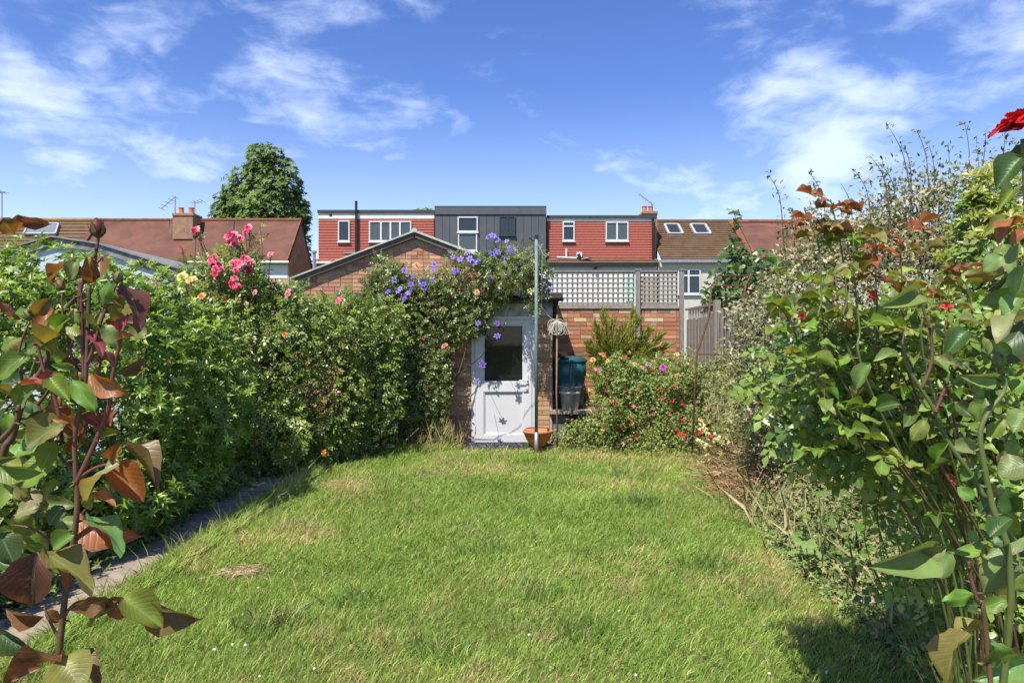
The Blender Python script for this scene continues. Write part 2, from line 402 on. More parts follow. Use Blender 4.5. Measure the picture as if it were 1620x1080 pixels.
MB().tube([(apx, GY-.15, apz+.035), (apx, GY+4.1, apz+.035)], .05, 8).build('ridge_cap', ASB, g)

# ================================================================= lean-to with the white door
DY = 10.7
l = thing('brick_lean_to', 'flat-roofed brick lean-to with a white half-glazed door', 'outbuilding', (gx(795, DY), DY+.8, -.02))
lx0, lx1 = gx(556, DY), gx(873, DY); dx0, dx1 = gx(746, DY), gx(847, DY); dz0, dz1 = gz(702, DY), gz(500, DY); rz = gz(473, DY)
wl = MB(); wl.box(lx0, dx0, DY+.012, DY+.11, -.02, rz); wl.box(dx1, lx1, DY+.012, DY+.11, -.02, rz)
wl.box(dx0, dx1, DY+.012, DY+.11, dz1+.02, rz)
wl.box(lx0, lx0+.1, DY+.11, GY-.01, -.02, rz); wl.box(lx1-.1, lx1, DY+.11, GY-.01, -.02, rz)
wo = wl.build('wall', MORTAR, l)
bricks(wo, dx1+.005, lx1, 0, gz(503, DY), DY, PAL_DOOR, seed=5, headers=.2)
bricks(wo, gx(700, DY), dx0-.005, 0, gz(503, DY), DY, PAL_DOOR, seed=6, headers=.2)
MB().box(lx0, gx(699, DY), DY-.002, DY+.011, 0, rz-.01).build('hidden_wall_face', MATS['plain_brick'], wo)
MB().box(lx1, lx1+.008, DY+.0, GY-.02, 0, rz-.01).build('side_wall_face', MATS['plain_brick'], wo)
PEEL = mat('peeling_paint', (.62, .61, .58), .8, .2, 5, bump=.3, col2=(.16, .15, .14), detail=10)
MB().box(gx(700, DY), lx1+.01, DY-.035, DY-.006, gz(500, DY)+.006, gz(480, DY)).build('fascia', PEEL, l)
MB().box(dx0-.25, lx1+.005, DY-.02, DY+.01, gz(480, DY)+.003, rz-.003).build('fascia_upper_board', mat('grey_board', (.25,.25,.24), .85, .3, 8), l)
rf = MB().box(lx0-.1, gx(889, DY), DY-.14, GY-.01, rz, gz(464, DY)).build('roof', FELT, l)
MB().box(gx(735, DY), gx(845, DY), DY-.15, DY-.141, gz(468, DY), gz(464, DY)+.012).build('roof_edge_trim', WHITE, rf)
gut = MB(); gy = DY-.19; 
for k in range(6):
    a0 = math.pi*(1+k/6); a1 = math.pi*(1+(k+1)/6)
    for q in ((a0, a1),): gut.prism([(lx0-.1, gy+.05*math.cos(q[0]), rz+.005+.05*math.sin(q[0])), (lx0-.1, gy+.05*math.cos(q[1]), rz+.005+.05*math.sin(q[1])), (lx0-.1, gy+.044*math.cos(q[1]), rz+.005+.044*math.sin(q[1])), (lx0-.1, gy+.044*math.cos(q[0]), rz+.005+.044*math.sin(q[0]))], (gx(890, DY)-lx0+.1, 0, 0))
gut.build('gutter', BLACK, l)
dpx = gx(878, DY-.05)
MB().tube([(dpx+.02, gy, rz-.03), (dpx, DY-.03, rz-.14), (dpx, DY-.03, gz(552, DY)), (dpx+.03, DY-.02, gz(559, DY)), (dpx+.15, DY+.1, gz(566, DY))], .034, 10).build('downpipe', BLACK, l, smooth=True)
d = MB()                             # door frame
fw = .055
d.box(dx0, dx0+fw, DY-.03, DY+.06, dz0, dz1); d.box(dx1-fw, dx1, DY-.03, DY+.06, dz0, dz1); d.box(dx0+fw, dx1-fw, DY-.03, DY+.06, dz1-fw, dz1)
door = MB()
ax0, ax1 = dx0+fw+.004, dx1-fw-.004; az0, az1 = dz0+.035, dz1-fw-.004; px0, px1 = gx(765, DY), gx(828, DY)
pz0, pz1 = gz(604, DY), gz(514, DY); qz0, qz1 = gz(687, DY), gz(619, DY)
dyf = DY-.045
door.box(ax0, px0, dyf, DY+.03, az0, az1); door.box(px1, ax1, dyf, DY+.03, az0, az1)
door.box(px0, px1, dyf, DY+.03, pz1, az1); door.box(px0, px1, dyf, DY+.03, qz1, pz0); door.box(px0, px1, dyf, DY+.03, az0, qz0)
door_o = door.build('door', UPVC, l)
d.build('frame', UPVC, door_o)
MB().box(px0, px1, DY-.012, DY+.006, qz0, qz1).build('lower_panel', UPVC, door_o)
bd = MB()
for (a, b, c, e) in ((px0, px1, pz0, pz1), (px0, px1, qz0, qz1)):
    t = .016
    for q in (((a, c), (a+t, e)), ((b-t, c), (b, e)), ((a+t, c), (b-t, c+t)), ((a+t, e-t), (b-t, e))):
        bd.box(q[0][0], q[1][0], dyf+.010, DY-.013, q[0][1], q[1][1])
bd.build('glazing_bead', UPVC, door_o)
MB().box(px0, px1, DY-.006, DY+.0, pz0, pz1).build('pane', DOORGLASS, door_o)
hx = gx(834, DY); hz = gz(603, DY)
MB().box(hx-.017, hx+.017, dyf-.012, dyf+.002, gz(618, DY), gz(592, DY)).tube([(hx, dyf-.005, hz+.02), (hx, dyf-.05, hz+.02), (hx-.03, dyf-.055, hz+.02), (hx-.13, dyf-.05, hz+.018)], .010, 8).tube([(hx, dyf-.005, hz-.11), (hx, dyf-.035, hz-.11), (hx-.07, dyf-.035, hz-.115)], .010, 8).build('handle', UPVC, door_o)
for zz in (gz(678, DY), gz(560, DY)): MB().tube([(dx0+fw, dyf-.008, zz-.05), (dx0+fw, dyf-.008, zz+.05)], .012, 8).build('hinge', UPVC, door_o)
MB().box(dx0-.08, dx1+.03, DY-.12, DY+.05, -.02, dz0-.003).build('sill', WHITE, l)
MB().box(lx0+.1, lx1-.1, DY+.11, GY-.02, -.1, -.001).build('floor', CONC, l)
ch = thing('storage_chest', 'beige storage chest inside the lean-to behind the door glass', 'chest', (.02, 11.7, 0))
CH = mat('beige_board', (.38, .33, .24), .7, .1, 5)
MB().box(-.18, .32, 11.4, 12.1, 0, .98).build('body', CH, ch); MB().box(-.2, .34, 11.38, 12.12, .982, 1.04).build('lid', CH, ch)

# ================================================================= garden wall with trellis
WY = 12.0; wx0, wx1 = gx(868, WY), gx(1078, WY); wz = gz(488, WY)
gw = thing('garden_wall', 'red brick boundary wall below the trellis, right of the lean-to', 'wall', ((wx0+wx1)/2, WY+.1, -.02))
core = MB().box(wx0, wx1, WY+.012, WY+.2, -.02, wz).build('mortar_core', MORTAR, gw)
bricks(core, wx0, wx1, .0, wz, WY, PAL_WALL, seed=9, headers=.42)
MB().box(wx0-.02, wx1+.01, WY-.03, WY+.23, wz, wz+.045).build('coping', CONC, gw)
def trellis(x0, x1, z0, z1, Y, sp, label):
    t = thing('trellis', label, 'trellis', ((x0+x1)/2, Y, z0), 'trellis panels on the brick wall')
    n = max(2, round((x1-x0)/sp)); m = max(2, round((z1-z0)/sp))
    lw = .030; mv = MB().box(-lw/2, lw/2, -.006, .006, 0, z1-z0).mesh('slat', GREYWOOD); mh = MB().box(x0, x1, -.0215, -.0075, -lw/2, lw/2).mesh('slat', GREYWOOD)
    for k in range(n+1): link('slat', mv, t, Matrix.Translation((x0+(x1-x0)*k/n + random.uniform(-.004,.004), Y, z0)) @ Matrix.Rotation(random.uniform(-.008,.008), 4, 'Y'))
    for k in range(m+1): link('slat', mh, t, Matrix.Translation((0, Y, z0+.02+(z1-z0-.04)*k/m)) @ Matrix.Rotation(0, 4, 'Y'))
    MB().box(x0-.02, x1+.02, Y-.035, Y+.03, z1+.001, z1+.03).build('cap_rail', GREYWOOD, t)
    MB().box(x0-.01, x1+.01, Y-.03, Y+.025, z0-.03, z0-.001).build('bottom_rail', GREYWOOD, t)
TY = WY+.06; tz0, tz1 = wz+.076, gz(430, WY)
trellis(gx(866, WY), gx(1003, WY), tz0, tz1, TY, .0875, 'long square lattice trellis panel beside the clematis and lean-to roof')
trellis(gx(1014, WY), gx(1072, WY), tz0, tz1, TY, .078, 'short lattice trellis panel next to the wooden fence')
for a, lab in ((1008.5, 'grey timber post between the two trellis panels'), (1077.5, 'grey timber post where trellis meets the wooden fence')):
    p = thing('trellis_post', lab, 'post', (gx(a, WY), WY, 0))
    x = gx(a, WY); MB().box(x-.035, x+.035, WY-.075, WY-.004, -.02, tz1+.02).build('post', GREYWOOD, p); MB().box(x-.045, x+.045, WY-.085, WY+.004, tz1+.021, tz1+.045).build('cap', GREYWOOD, p)

# ================================================================= wooden fence down the right side
FX = 3.06
def fence(y0, y1, h, label, pitch, bw, lattice):
    f = thing('fence_panel', label, 'fence', (FX, (y0+y1)/2, 0), 'weathered fence panels on the right boundary')
    n = int((y1-y0)/pitch); ms = [MB().box(-.007, .007, -bw/2, bw/2, .04, h + (0 if lattice else .1) + q).mesh('board', WOOD) for q in (0, -.012, .01)]
    for k in range(n): link('board', ms[k % 3], f, Matrix.Translation((FX-.012*(k % 2), y0+.05+pitch*(k+.5), 0)) @ Matrix.Rotation(random.uniform(-.01,.01), 4, 'X'))
    for z in (.3, 1.1, h-.12): MB().box(FX+.01, FX+.05, y0+.04, y1-.04, z, z+.06).build('rail', WOOD, f)
    if lattice:
        for k in range(int((y1-y0-.1)/.1)): link('lattice_slat', MB().box(FX-.006, FX+.006, -.014, .014, h+.001, h+.16).mesh('slat', WOOD), f, Matrix.Translation((0, y0+.1+k*.1, 0)))
        MB().box(FX-.03, FX+.03, y0, y1, h+.161, h+.195).build('top_rail', WOOD, f)
    p = MB().box(FX-.045, FX+.045, y0-.045, y0+.045, -.02, h+.24).build('post', WOOD, f)
fence(10.2, 11.95, 1.98, 'close-boarded fence panel with lattice strip next to the brick wall', .10, .105, True)
fence(8.4, 10.2, 1.95, 'picket fence panel with open gaps behind the rusty arch', .085, .06, False)
fence(6.6, 8.4, 1.95, 'picket fence panel half buried in the variegated shrub', .085, .06, False)

# ================================================================= rusty garden arch
ar = thing('garden_arch', 'rusty steel hoop arch standing in front of the fence', 'arch', (2.75, 9.3, 0))
def hoop(dx):
    a = P(1102, 560, 9.0); b = P(1148, 500, 9.9); pts = [(a.x-.08+dx, a.y-.05, 0), (a.x+dx, a.y, a.z)]
    c0 = P(1128, 452, 9.15); pts += [(c0.x-.09+dx, c0.y-.1, 1.9), (c0.x+dx-.02, c0.y, c0.z)]
    for k in range(1, 6):
        t = k/6; q = P(1128, 452, 9.15).lerp(P(1150, 452, 9.9), t); pts.append((q.x+dx, q.y, q.z + .16*math.sin(math.pi*t)))
    pts += [(b.x+dx, b.y, gz(456, 9.9)), (b.x+dx, b.y, 1.2), (b.x+dx, b.y, 0)]; return [Vector(p) for p in pts]
h1 = hoop(0); h2 = hoop(.45)
for h in (h1, h2): MB().tube(h, .013, 6).build('hoop', RUST, ar, smooth=True)
for k in (1, 3, 5, 7, 9): MB().tube([h1[k], h2[k]], .009, 5).build('cross_bar', RUST, ar)

# ================================================================= water butt, bucket, pots, posts
BUTT = mat('teal_plastic', (.018, .095, .095), .38, .15, 6, spec=.5)
by = 11.1; bx = gx(900, by)
wb = thing('water_butt', 'dark teal plastic water butt under the black downpipe', 'water butt', (bx, by, .5))
bz0 = .53; bz1 = gz(563, by)
MB().lathe((bx, by, bz0), [(.20,0),(.225,.02),(.25,.28),(.262,.3),(.25,.32),(.265,.5),(.285,.52),(.28,bz1-bz0-.10)], 28).build('barrel', BUTT, wb, smooth=True)
MB().lathe((bx, by, bz1-.10), [(.29,.001),(.295,.02),(.28,.05),(.25,.085),(.16,.10),(.02,.104)], 28).build('lid', BUTT, wb, smooth=True)
st = thing('slab_stand', 'concrete slab on block legs carrying the bucket and water butt', 'stand', (bx, by, 0))
MB().box(bx-.34, bx+.42, 10.58, 11.45, .475, .53).build('slab', CONC, st)
for q in ((bx-.28, bx-.08), (bx+.15, bx+.36)):
    MB().box(q[0], q[1], 10.68, 11.4, -.02, .475).build('block_leg', mat('dark_block', (.16,.15,.14), .9, .3, 12), st)
kx = gx(902, 10.72); ky = 10.74
bk = thing('metal_bucket', 'galvanised metal bucket with upright handle on the slab stand', 'bucket', (kx, ky, .53))
MB().lathe((kx, ky, .531), [(.125,0),(.13,.01),(.16,.26),(.163,.27),(.175,.345),(.185,.35),(.185,.365),(.17,.365),(.155,.25),(.115,.02)], 26).build('body', GALV, bk, smooth=True)
MB().lathe((kx, ky, .531), [(.166,.25),(.172,.26),(.172,.275),(.166,.285)], 26).build('band', mat('pale_band', (.55,.55,.54), .5, .1, 5), bk, smooth=True)
hp = [(kx + .04*math.sin(math.pi*k/12)-.02, ky + .178*math.cos(math.pi*k/12), .885 + .36*math.sin(math.pi*k/12)**.8) for k in range(13)]
MB().tube(hp, .011, 6).build('handle', mat('dark_grip', (.12,.12,.12), .6, .2, 9), bk, smooth=True)
ty = 9.72; tx = gx(851, ty)
tp = thing('upturned_pot', 'small upturned terracotta pot carrying the wide bowl', 'pot', (tx, ty, 0))
MB().lathe((tx, ty, 0), [(.085,0),(.085,.03),(.075,.03),(.06,.115)], 22).build('pot', TERRA, tp, smooth=False)
tb = thing('terracotta_bowl', 'wide terracotta bowl planter at the foot of the green post', 'bowl', (tx, ty, .115))
MB().lathe((tx, ty, .116), [(.09,0),(.10,.005),(.165,.09),(.205,.19),(.215,.195),(.215,.225),(.20,.225),(.19,.19),(.14,.07),(.05,.03)], 30).build('bowl', TERRA, tb, smooth=True)
MB().lathe((tx, ty, .20), [(.148,0),(.155,.005),(.02,.03)], 24).build('soil', SOIL, tb)
dk = thing('black_dish', 'shallow black plastic dish standing behind the terracotta bowl', 'dish', (tx, 10.2, 0))
kx2 = gx(850, 10.2)
MB().lathe((kx2, 10.2, 0), [(.12,0),(.14,.20),(.17,.275),(.18,.30),(.165,.30),(.13,.24)], 24).build('dish', BLACK, dk, smooth=True)

PYD = 9.5; ppx = gx(848.5, PYD)
PGREEN = mat('green_grey_paint', (.15, .20, .185), .5, .25, 18, bump=.1)
wp = thing('washing_line_post', 'tall grey-green metal washing line post beside the white door', 'post', (ppx, PYD, -.02))
MB().tube([(ppx, PYD, .34), (ppx, PYD, gz(378, PYD))], .024, 12).build('pole', PGREEN, wp, smooth=True)
MB().tube([(ppx, PYD, -.02), (ppx, PYD, .34)], .029, 12).build('ground_socket', GALV, wp, smooth=True)
tz = gz(378, PYD)
MB().tube([(ppx, PYD, tz), (ppx, PYD, tz+.05)], .028, 10).build('cap', BLACK, wp)
MB().tube([(ppx-.10, PYD, tz+.02), (ppx-.05, PYD, tz-.02), (ppx+.05, PYD, tz-.02), (ppx+.10, PYD, tz+.02)], .009, 6).build('hook', BLACK, wp)
CANE = mat('weathered_cane', (.24, .14, .085), .8, .3, 20, bump=.3)
cx_ = gx(881, 9.8)
cn = thing('wooden_stake', 'thin brown wooden stake with the rope coil hanging on it', 'stake', (cx_, 9.8, -.02))
MB().tube([(cx_+.01, 9.8, -.02), (cx_-.005, 9.8, .9), (cx_+.004, 9.8, gz(498, 9.8))], .013, 7).build('stake', CANE, cn, smooth=True)
ROPE = mat('washing_line_rope', (.52, .48, .38), .8, .2, 40)
rp = thing('rope_coil', 'coil of pale washing line hanging between post and stake', 'rope', (cx_, 9.78, 1.75))
rc = MB(); cz = gz(514, 9.78)
for k in range(9):
    a = random.uniform(-.5, .5); r1 = random.uniform(.03, .10); r2 = random.uniform(.06, .12); ox = random.uniform(-.05, .05); tl = random.uniform(-.5, .5)
    pts = [(cx_+ox+(r1*math.cos(t))*math.cos(a), 9.76+r1*math.cos(t)*math.sin(a)*.5, cz-.03+r2*math.sin(t)+tl*.06*math.cos(t)) for t in [2*math.pi*q/14 for q in range(15)]]
    rc.tube(pts, .0045, 4)
for k in range(16):
    a = random.uniform(-1, 1.3); rc.tube([(cx_, 9.76, cz+.06), (cx_+.08*a, 9.74, cz+.02), (cx_+.14*a, 9.73, cz-random.uniform(.05,.14))], .004, 4)
rc.build('coil', ROPE, rp)
MB().tube([P(850, 384, 9.49), P(858, 400, 9.52), P(857, 450, 9.6), P(857, 485, 9.68), P(866, 498, 9.74), P(880, 510, 9.77)], .005, 5).build('hanging_line', ROPE, rp)

# ================================================================= houses
HY = 34.0
TILE_RED = mat('red_hung_tile', (.40, .115, .085), .8, .3, 5, bump=.3, spec=.15, col2=(.28, .085, .062), detail=8, vstretch=(3.5, 1, 1.6))
TILE_BROWN = mat('brown_roof_tile', (.115, .065, .042), .9, .4, 2.5, bump=.4, spec=.1, col2=(.17, .115, .065))
RIDGE = mat('ridge_clay', (.20, .085, .05), .9, .35, 3, spec=.1)
ROOF_SMOOTH = mat('smooth_brown_roof', (.185, .09, .062), .9, .3, .9, bump=.2, spec=.1, col2=(.10, .052, .042), detail=9, vstretch=(1, 1.5, .45))
RENDER_W = mat('white_render', (.66, .64, .60), .9, .06, 4, bump=.2, spec=.15)
RENDER_C = mat('cream_render', (.50, .47, .40), .9, .08, 4, bump=.2, spec=.15)
ZINC = mat('dark_zinc', (.075, .08, .09), .5, .12, 2, spec=.4)
CURT = mat('white_curtain', (.70, .68, .64), .9, .1, 3, vstretch=(12, 1, .3))
ROOM_GLOOM = mat('painted_room_gloom', (.05, .05, .055), .9, .2, 3)  # dark colour painted in for the unlit rooms behind the windows
CBR = mat('chimney_brick', (.36, .20, .12), .9, .4, 6, bump=.4, col2=(.20, .13, .09))
def wbox(parent, name, x0, y0, x1, y1, Y, depth, m, lift=0):    # box whose front face fills a pixel rectangle at depth Y
    return MB().box(gx(x0, Y), gx(x1, Y), Y-lift, Y+depth, gz(y1, Y), gz(y0, Y)).build(name, m, parent)
def window(parent, x0, y0, x1, y1, Y, vbars=(), hbars=(), fm=None, back=None, blind=0):
    fm = fm or UPVC; X0, X1, Z0, Z1 = gx(x0, Y), gx(x1, Y), gz(y1, Y), gz(y0, Y); t = .06; f = MB(); a, b = Y-.06, Y-.012
    wv = MB().box(X0+t, X1-t, Y-.026, Y-.018, Z0+t, Z1-t).build('window', GLASS, parent)
    f.box(X0, X0+t, a, b, Z0, Z1); f.box(X1-t, X1, a, b, Z0, Z1); f.box(X0+t, X1-t, a, b, Z0, Z0+t); f.box(X0+t, X1-t, a, b, Z1-t, Z1)
    for v in vbars: X = gx(v, Y); f.box(X-t*.7, X+t*.7, a-.004, b, Z0+t, Z1-t)
    for v in hbars: Z = gz(v, Y); f.box(X0+t, X1-t, a-.002, b, Z-t*.6, Z+t*.6)
    f.build('frame', fm, wv)
    MB().box(X0-.03, X1+.03, Y-.10, Y-.012, Z0-.07, Z0-.003).build('sill', fm, wv)
    MB().box(X0+t, X1-t, Y-.0115, Y-.006, Z0+t, Z1-t).build('blind' if blind else 'painted_gloom_panel', CURT if blind else ROOM_GLOOM, wv)  # without a blind: flat panel behind the glass, room gloom painted on it
    return wv
def hung_tiles(parent, x0, y0, x1, y1, Y, m, n):
    Z1, Z0 = gz(y0, Y), gz(y1, Y); h = (Z1-Z0)/n; X0, X1 = gx(x0, Y), gx(x1, Y)
    for k in range(n):
        z = Z0 + k*h; MB().prism([(X0, Y-.035, z), (X0, Y+.01, z), (X0, Y+.01, z+h), (X0, Y-.004, z+h)], (X1-X0, 0, 0)).build('tile_course', m, parent)
def pitched(parent, x0, x1, ze, zr, ye, yr, m, n=20, name='roof'):   # lapped tile courses on a slope facing the camera
    mb = MB()
    for k in range(n):
        a = k/n; b = (k+1)/n; nz = Vector((0, -(zr-ze), (yr-ye))).normalized() * .05
        p0 = Vector((x0, ye+(yr-ye)*a, ze+(zr-ze)*a)); p1 = Vector((x0, ye+(yr-ye)*b, ze+(zr-ze)*b))
        mb.prism([p0, p0+nz, p1+nz*.15, p1], (x1-x0, 0, 0))
    return mb.build(name, m, parent)
def chimney(parent, px0, px1, py0, py1, Y, depth, pots, name='chimney'):
    c = wbox(parent, name, px0+1, py0+4, px1-1, py1, Y, depth, CBR)
    wbox(c, 'corbel', px0, py0, px1, py0+3.8, Y-.05, depth+.1, CBR)
    for a in pots:
        MB().lathe((gx(a, Y), Y+depth/2, gz(py0, Y)), [(.16,0),(.17,.05),(.13,.08),(.12,.3),(.145,.32),(.145,.36),(.10,.36)], 12).build('chimney_pot', TERRA, c)
    return c
def body(parent, x0, x1, Y, zt, m, depth=8):
    MB().box(gx(x0, Y), gx(x1, Y), Y, Y+depth, -.02, zt).build('wall', m, parent)
def backroof(parent, x0, x1, zt, ye, yr, m):   # rear slope, from the ridge down
    MB().prism([(x0, yr, zt), (x0, yr+4, zt-3), (x0, yr, zt-3)], (x1-x0, 0, 0)).build('rear_roof', m, parent)

# -- dormer house with three-light window
WYH = HY - .5
a = thing('dormer_house', 'terraced house with red tile-hung dormer and tall black vent pipe', 'house', (gx(595, HY), HY+3, -.02))
body(a, 500, 687, WYH, gz(414, WYH), mat('brown_brick_wall', (.24,.17,.13), .9, .3, 3))
wbox(a, 'dormer', 504, 338, 686.6, 412, HY, 4.5, CBR)
hung_tiles(a, 504, 346, 686.6, 411, HY-.012, TILE_RED, 15)
wbox(a, 'fascia', 503, 337, 687, 346, HY-.05, .035, WHITE); wbox(a, 'flat_roof', 502, 332, 687, 336.8, HY-.12, 4.7, FELT)
wbox(a, 'vent', 521, 338.5, 525, 342, HY-.07, .015, BLACK)
pitched(a, gx(501, HY), gx(687, HY), gz(416, WYH), gz(410, HY), WYH-.1, HY-.05, TILE_RED, 2, 'eaves_tiles')
wbox(a, 'gutter', 500, 413, 687, 416.5, WYH-.2, .1, UPVC)
window(a, 535, 349, 553.5, 382, HY-.05); window(a, 584, 350, 651, 382, HY-.05, (603, 633, 618), (), blind=1)
MB().tube([P(563.5, 412, HY-.2), P(563.5, 318, HY-.2)], .065, 8).build('vent_pipe', BLACK, a); MB().tube([P(544, 401, HY-.2), P(563, 400, HY-.2)], .05, 6).build('branch_pipe', BLACK, a)
MB().tube([P(497, 440, WYH-.2), P(497, 399, WYH-.2)], .08, 8).tube([P(497, 400, WYH-.2), P(497, 397, WYH-.2)], .13, 8).build('flue', GALV, a)
backroof(a, gx(503, HY), gx(687, HY), gz(338, HY), HY+4.6, HY+4.6, TILE_BROWN)
# -- grey dormer house
b = thing('grey_dormer_house', 'terraced house with tall dark grey metal-clad dormer', 'house', (gx(775, HY), HY+3, -.02))
body(b, 687.6, 864, WYH+.1, gz(424, WYH+.1), RENDER_W)
G0 = HY-.35
core = wbox(b, 'dormer', 688, 331, 864, 424, G0, 5, ZINC)
wbox(b, 'fascia', 687.5, 327, 864.5, 339, G0-.09, .08, ZINC); wbox(b, 'flat_roof', 687.5, 325.8, 864.5, 326.8, G0-.1, 5.1, FELT)
for k in range(15):
    xa = 688 + 176*k/15; m_ = wbox(core, 'cladding_panel', xa+.25, 339.2, xa+176/15-.25, 424, G0-.03, .028, ZINC)
window(b, 724, 343, 756, 367, G0-.05, fm=UPVC); window(b, 724.5, 368.5, 755, 397, G0-.05, blind=1)
window(b, 790, 342, 815, 372, G0-.05, (803,), fm=mat('anthracite_frame', (.03,.035,.04), .4, .1, 3))
backroof(b, gx(688, HY), gx(864, HY), gz(331, HY), HY+4.5, HY+4.5, TILE_BROWN)
# -- second red dormer
c = thing('dormer_house', 'terraced house with wide red tile-hung dormer and white waste pipes', 'house', (gx(952, HY), HY+3, -.02))
body(c, 864.6, 1039, WYH, gz(417, WYH), RENDER_W)
wbox(c, 'dormer', 866, 346, 1037, 412, HY, 4.5, CBR); hung_tiles(c, 866, 350.5, 1037, 411, HY-.012, TILE_RED, 15)
wbox(c, 'fascia', 865, 344.5, 1038, 350, HY-.06, .045, mat('grey_white_fascia', (.55,.55,.54), .6, .1, 3)); wbox(c, 'flat_roof', 865, 340.5, 1039, 344.3, HY-.15, 4.7, FELT)
pitched(c, gx(865, HY), gx(1039, HY), gz(417, WYH), gz(409.5, HY), WYH-.1, HY-.05, TILE_BROWN, 2, 'eaves_tiles')
wbox(c, 'gutter', 864, 417, 1040, 421, WYH-.22, .12, BLACK); wbox(c, 'soffit_board', 866, 421.2, 1038, 428, WYH-.06, .055, mat('grey_soffit', (.40,.40,.39), .7, .1, 3))
window(c, 890, 350.5, 909, 381, HY-.05, (), (358,)); window(c, 958, 351, 994, 381, HY-.05, (976,), (), blind=1)
MB().tube([P(1033, 344, HY-.2), P(1033, 414, HY-.2)], .06, 8).build('downpipe', BLACK, c)
MB().tube([P(881, 407, HY-.15), P(912, 408.5, HY-.15)], .05, 6).build('waste_pipe', UPVC, c); MB().tube([P(896, 393, HY-.15), P(896, 407, HY-.15)], .05, 6).build('waste_pipe', UPVC, c)
wbox(c, 'boiler_vent', 912, 399, 921, 407, HY-.15, .12, UPVC)
MB().tube([P(915, 402, HY-.3), P(919, 411, HY-.3), P(930, 409, HY-.35), P(942, 418, HY-.5), P(942, 424, WYH-.25)], .085, 8).build('soil_pipe', BLACK, c)
wbox(c, 'mint_panel', 990, 436, 1003, 476, WYH-.04, .035, mat('mint_paint', (.36,.62,.50), .7, .1, 3)); wbox(c, 'tan_wall', 1010, 437, 1039, 490, WYH-.03, .025, mat('tan_render', (.38,.30,.22), .9, .2, 4))
backroof(c, gx(866, HY), gx(1038, HY), gz(346, HY), HY+4.6, HY+4.6, TILE_BROWN)
chm = chimney(c, 1017, 1041, 334, 416, HY+.7, 1.2, (1023, 1033))
# -- cream house with two roof lights
e = thing('cream_house', 'cream rendered house with two roof lights in a brown tiled roof', 'house', (gx(1110, HY), HY+3, -.02))
body(e, 1041.5, 1190, WYH, gz(411, WYH), RENDER_C)
RZ = gz(351, HY+3.2); EZ = gz(411, WYH-.15)
xa, xb = gx(1040.5, HY), gx(1186, HY)
pitched(e, xa, xb, EZ, RZ, WYH-.25, HY+3.2, TILE_BROWN, 18)
MB().tube([(xa, HY+3.2, RZ+.02), (xb, HY+3.2, RZ+.02)], .12, 8).build('ridge_tiles', TILE_BROWN, e)
wbox(e, 'gutter', 1041, 411.5, 1190, 415, WYH-.3, .12, GALV)
sd = Vector((0, HY+3.2-(WYH-.25), RZ-EZ)); sn = Vector((0, -sd.z, sd.y)).normalized()
for (p0, p1) in ((1058, 1080), (1100, 1124)):
    t0, t1 = .62, .88; o0 = Vector((0, WYH-.25, EZ)) + sd*t0; o1 = Vector((0, WYH-.25, EZ)) + sd*t1
    x0_, x1_ = gx(p0, o0.y), gx(p1, o0.y)
    q = MB().prism([Vector((x0_+.1, o0.y, o0.z))+sn*.02+sd*.02, Vector((x1_-.1, o0.y, o0.z))+sn*.02+sd*.02, Vector((x1_-.1, o1.y, o1.z))+sn*.02-sd*.02, Vector((x0_+.1, o1.y, o1.z))+sn*.02-sd*.02], sn*.06).build('roof_light', GLASS, e)
    f = MB()
    for (u, v) in (((x0_, 0), (x0_, 1)), ((x1_, 0), (x1_, 1)), ((x0_, 0), (x1_, 0)), ((x0_, 1), (x1_, 1))):
        A = (o0 if u[1] == 0 else o1) + Vector((u[0], 0, 0)) + sn*.07; B = (o0 if v[1] == 0 else o1) + Vector((v[0], 0, 0)) + sn*.07; f.bar(A, B, .10, .14, sn)
    f.build('frame', mat('pale_grey_frame', (.42,.44,.46), .5, .1, 3), q)
window(e, 1072, 426, 1108, 465, WYH-.02, (1089,), (436,)); 
# -- far right house
k5 = thing('far_house', 'house with smooth red-brown roof beyond the variegated shrub', 'house', (gx(1300, HY), HY+3, -.02))
body(k5, 1191, 1520, WYH, gz(413, WYH), RENDER_C)
pitched(k5, gx(1187, HY), gx(1520, HY), EZ-.05, RZ-.02, WYH-.25, HY+3.2, ROOF_SMOOTH, 1)
MB().bar((gx(1187, HY), WYH-.25, EZ+.06), (gx(1187, HY), HY+3.2, RZ+.06), .3, .14).build('verge', RIDGE, k5)
MB().tube([(gx(1187, HY), HY+3.2, RZ+.0), (gx(1520, HY), HY+3.2, RZ+.0)], .14, 8).build('ridge_tiles', RIDGE, k5)
# -- left house
LY = 34.0; fy = LY; ry = LY+2.1
h0 = thing('long_roof_house', 'house with long smooth red-brown roof and shaded gable end', 'house', (gx(250, LY), LY+2, -.02))
lz, lr = gz(414, fy), gz(350, ry); xr = gx(455.5, fy); xl = gx(118, fy)
MB().prism([(xr, fy+.15, -.02), (xr, fy+4.1, -.02), (xr, fy+4.1, lz-.1), (xr, ry, lr-.06), (xr, fy+.15, lz-.1)], (gx(-250, fy)-xr, 0, 0)).build('wall', mat('buff_brick_wall', (.36,.25,.17), .9, .3, 3, bump=.3), h0)
wbox(h0, 'painted_wall', 300, 416, 455, 440, fy+.13, .01, RENDER_W)
def slab(x0, x1, t, m, name):
    q = MB(); q.prism([(x0, fy-.1, lz-.06), (x0, fy-.1, lz+t), (x0, ry, lr+t), (x0, ry, lr-.06)], (x1-x0, 0, 0)); q.prism([(x0, ry+.001, lr+t), (x0, fy+4.3, lz+t-.1), (x0, fy+4.3, lz-.2), (x0, ry+.001, lr-.06)], (x1-x0, 0, 0)); return q.build(name, m, h0)
slab(xl, xr+.02, .06, ROOF_SMOOTH, 'roof')
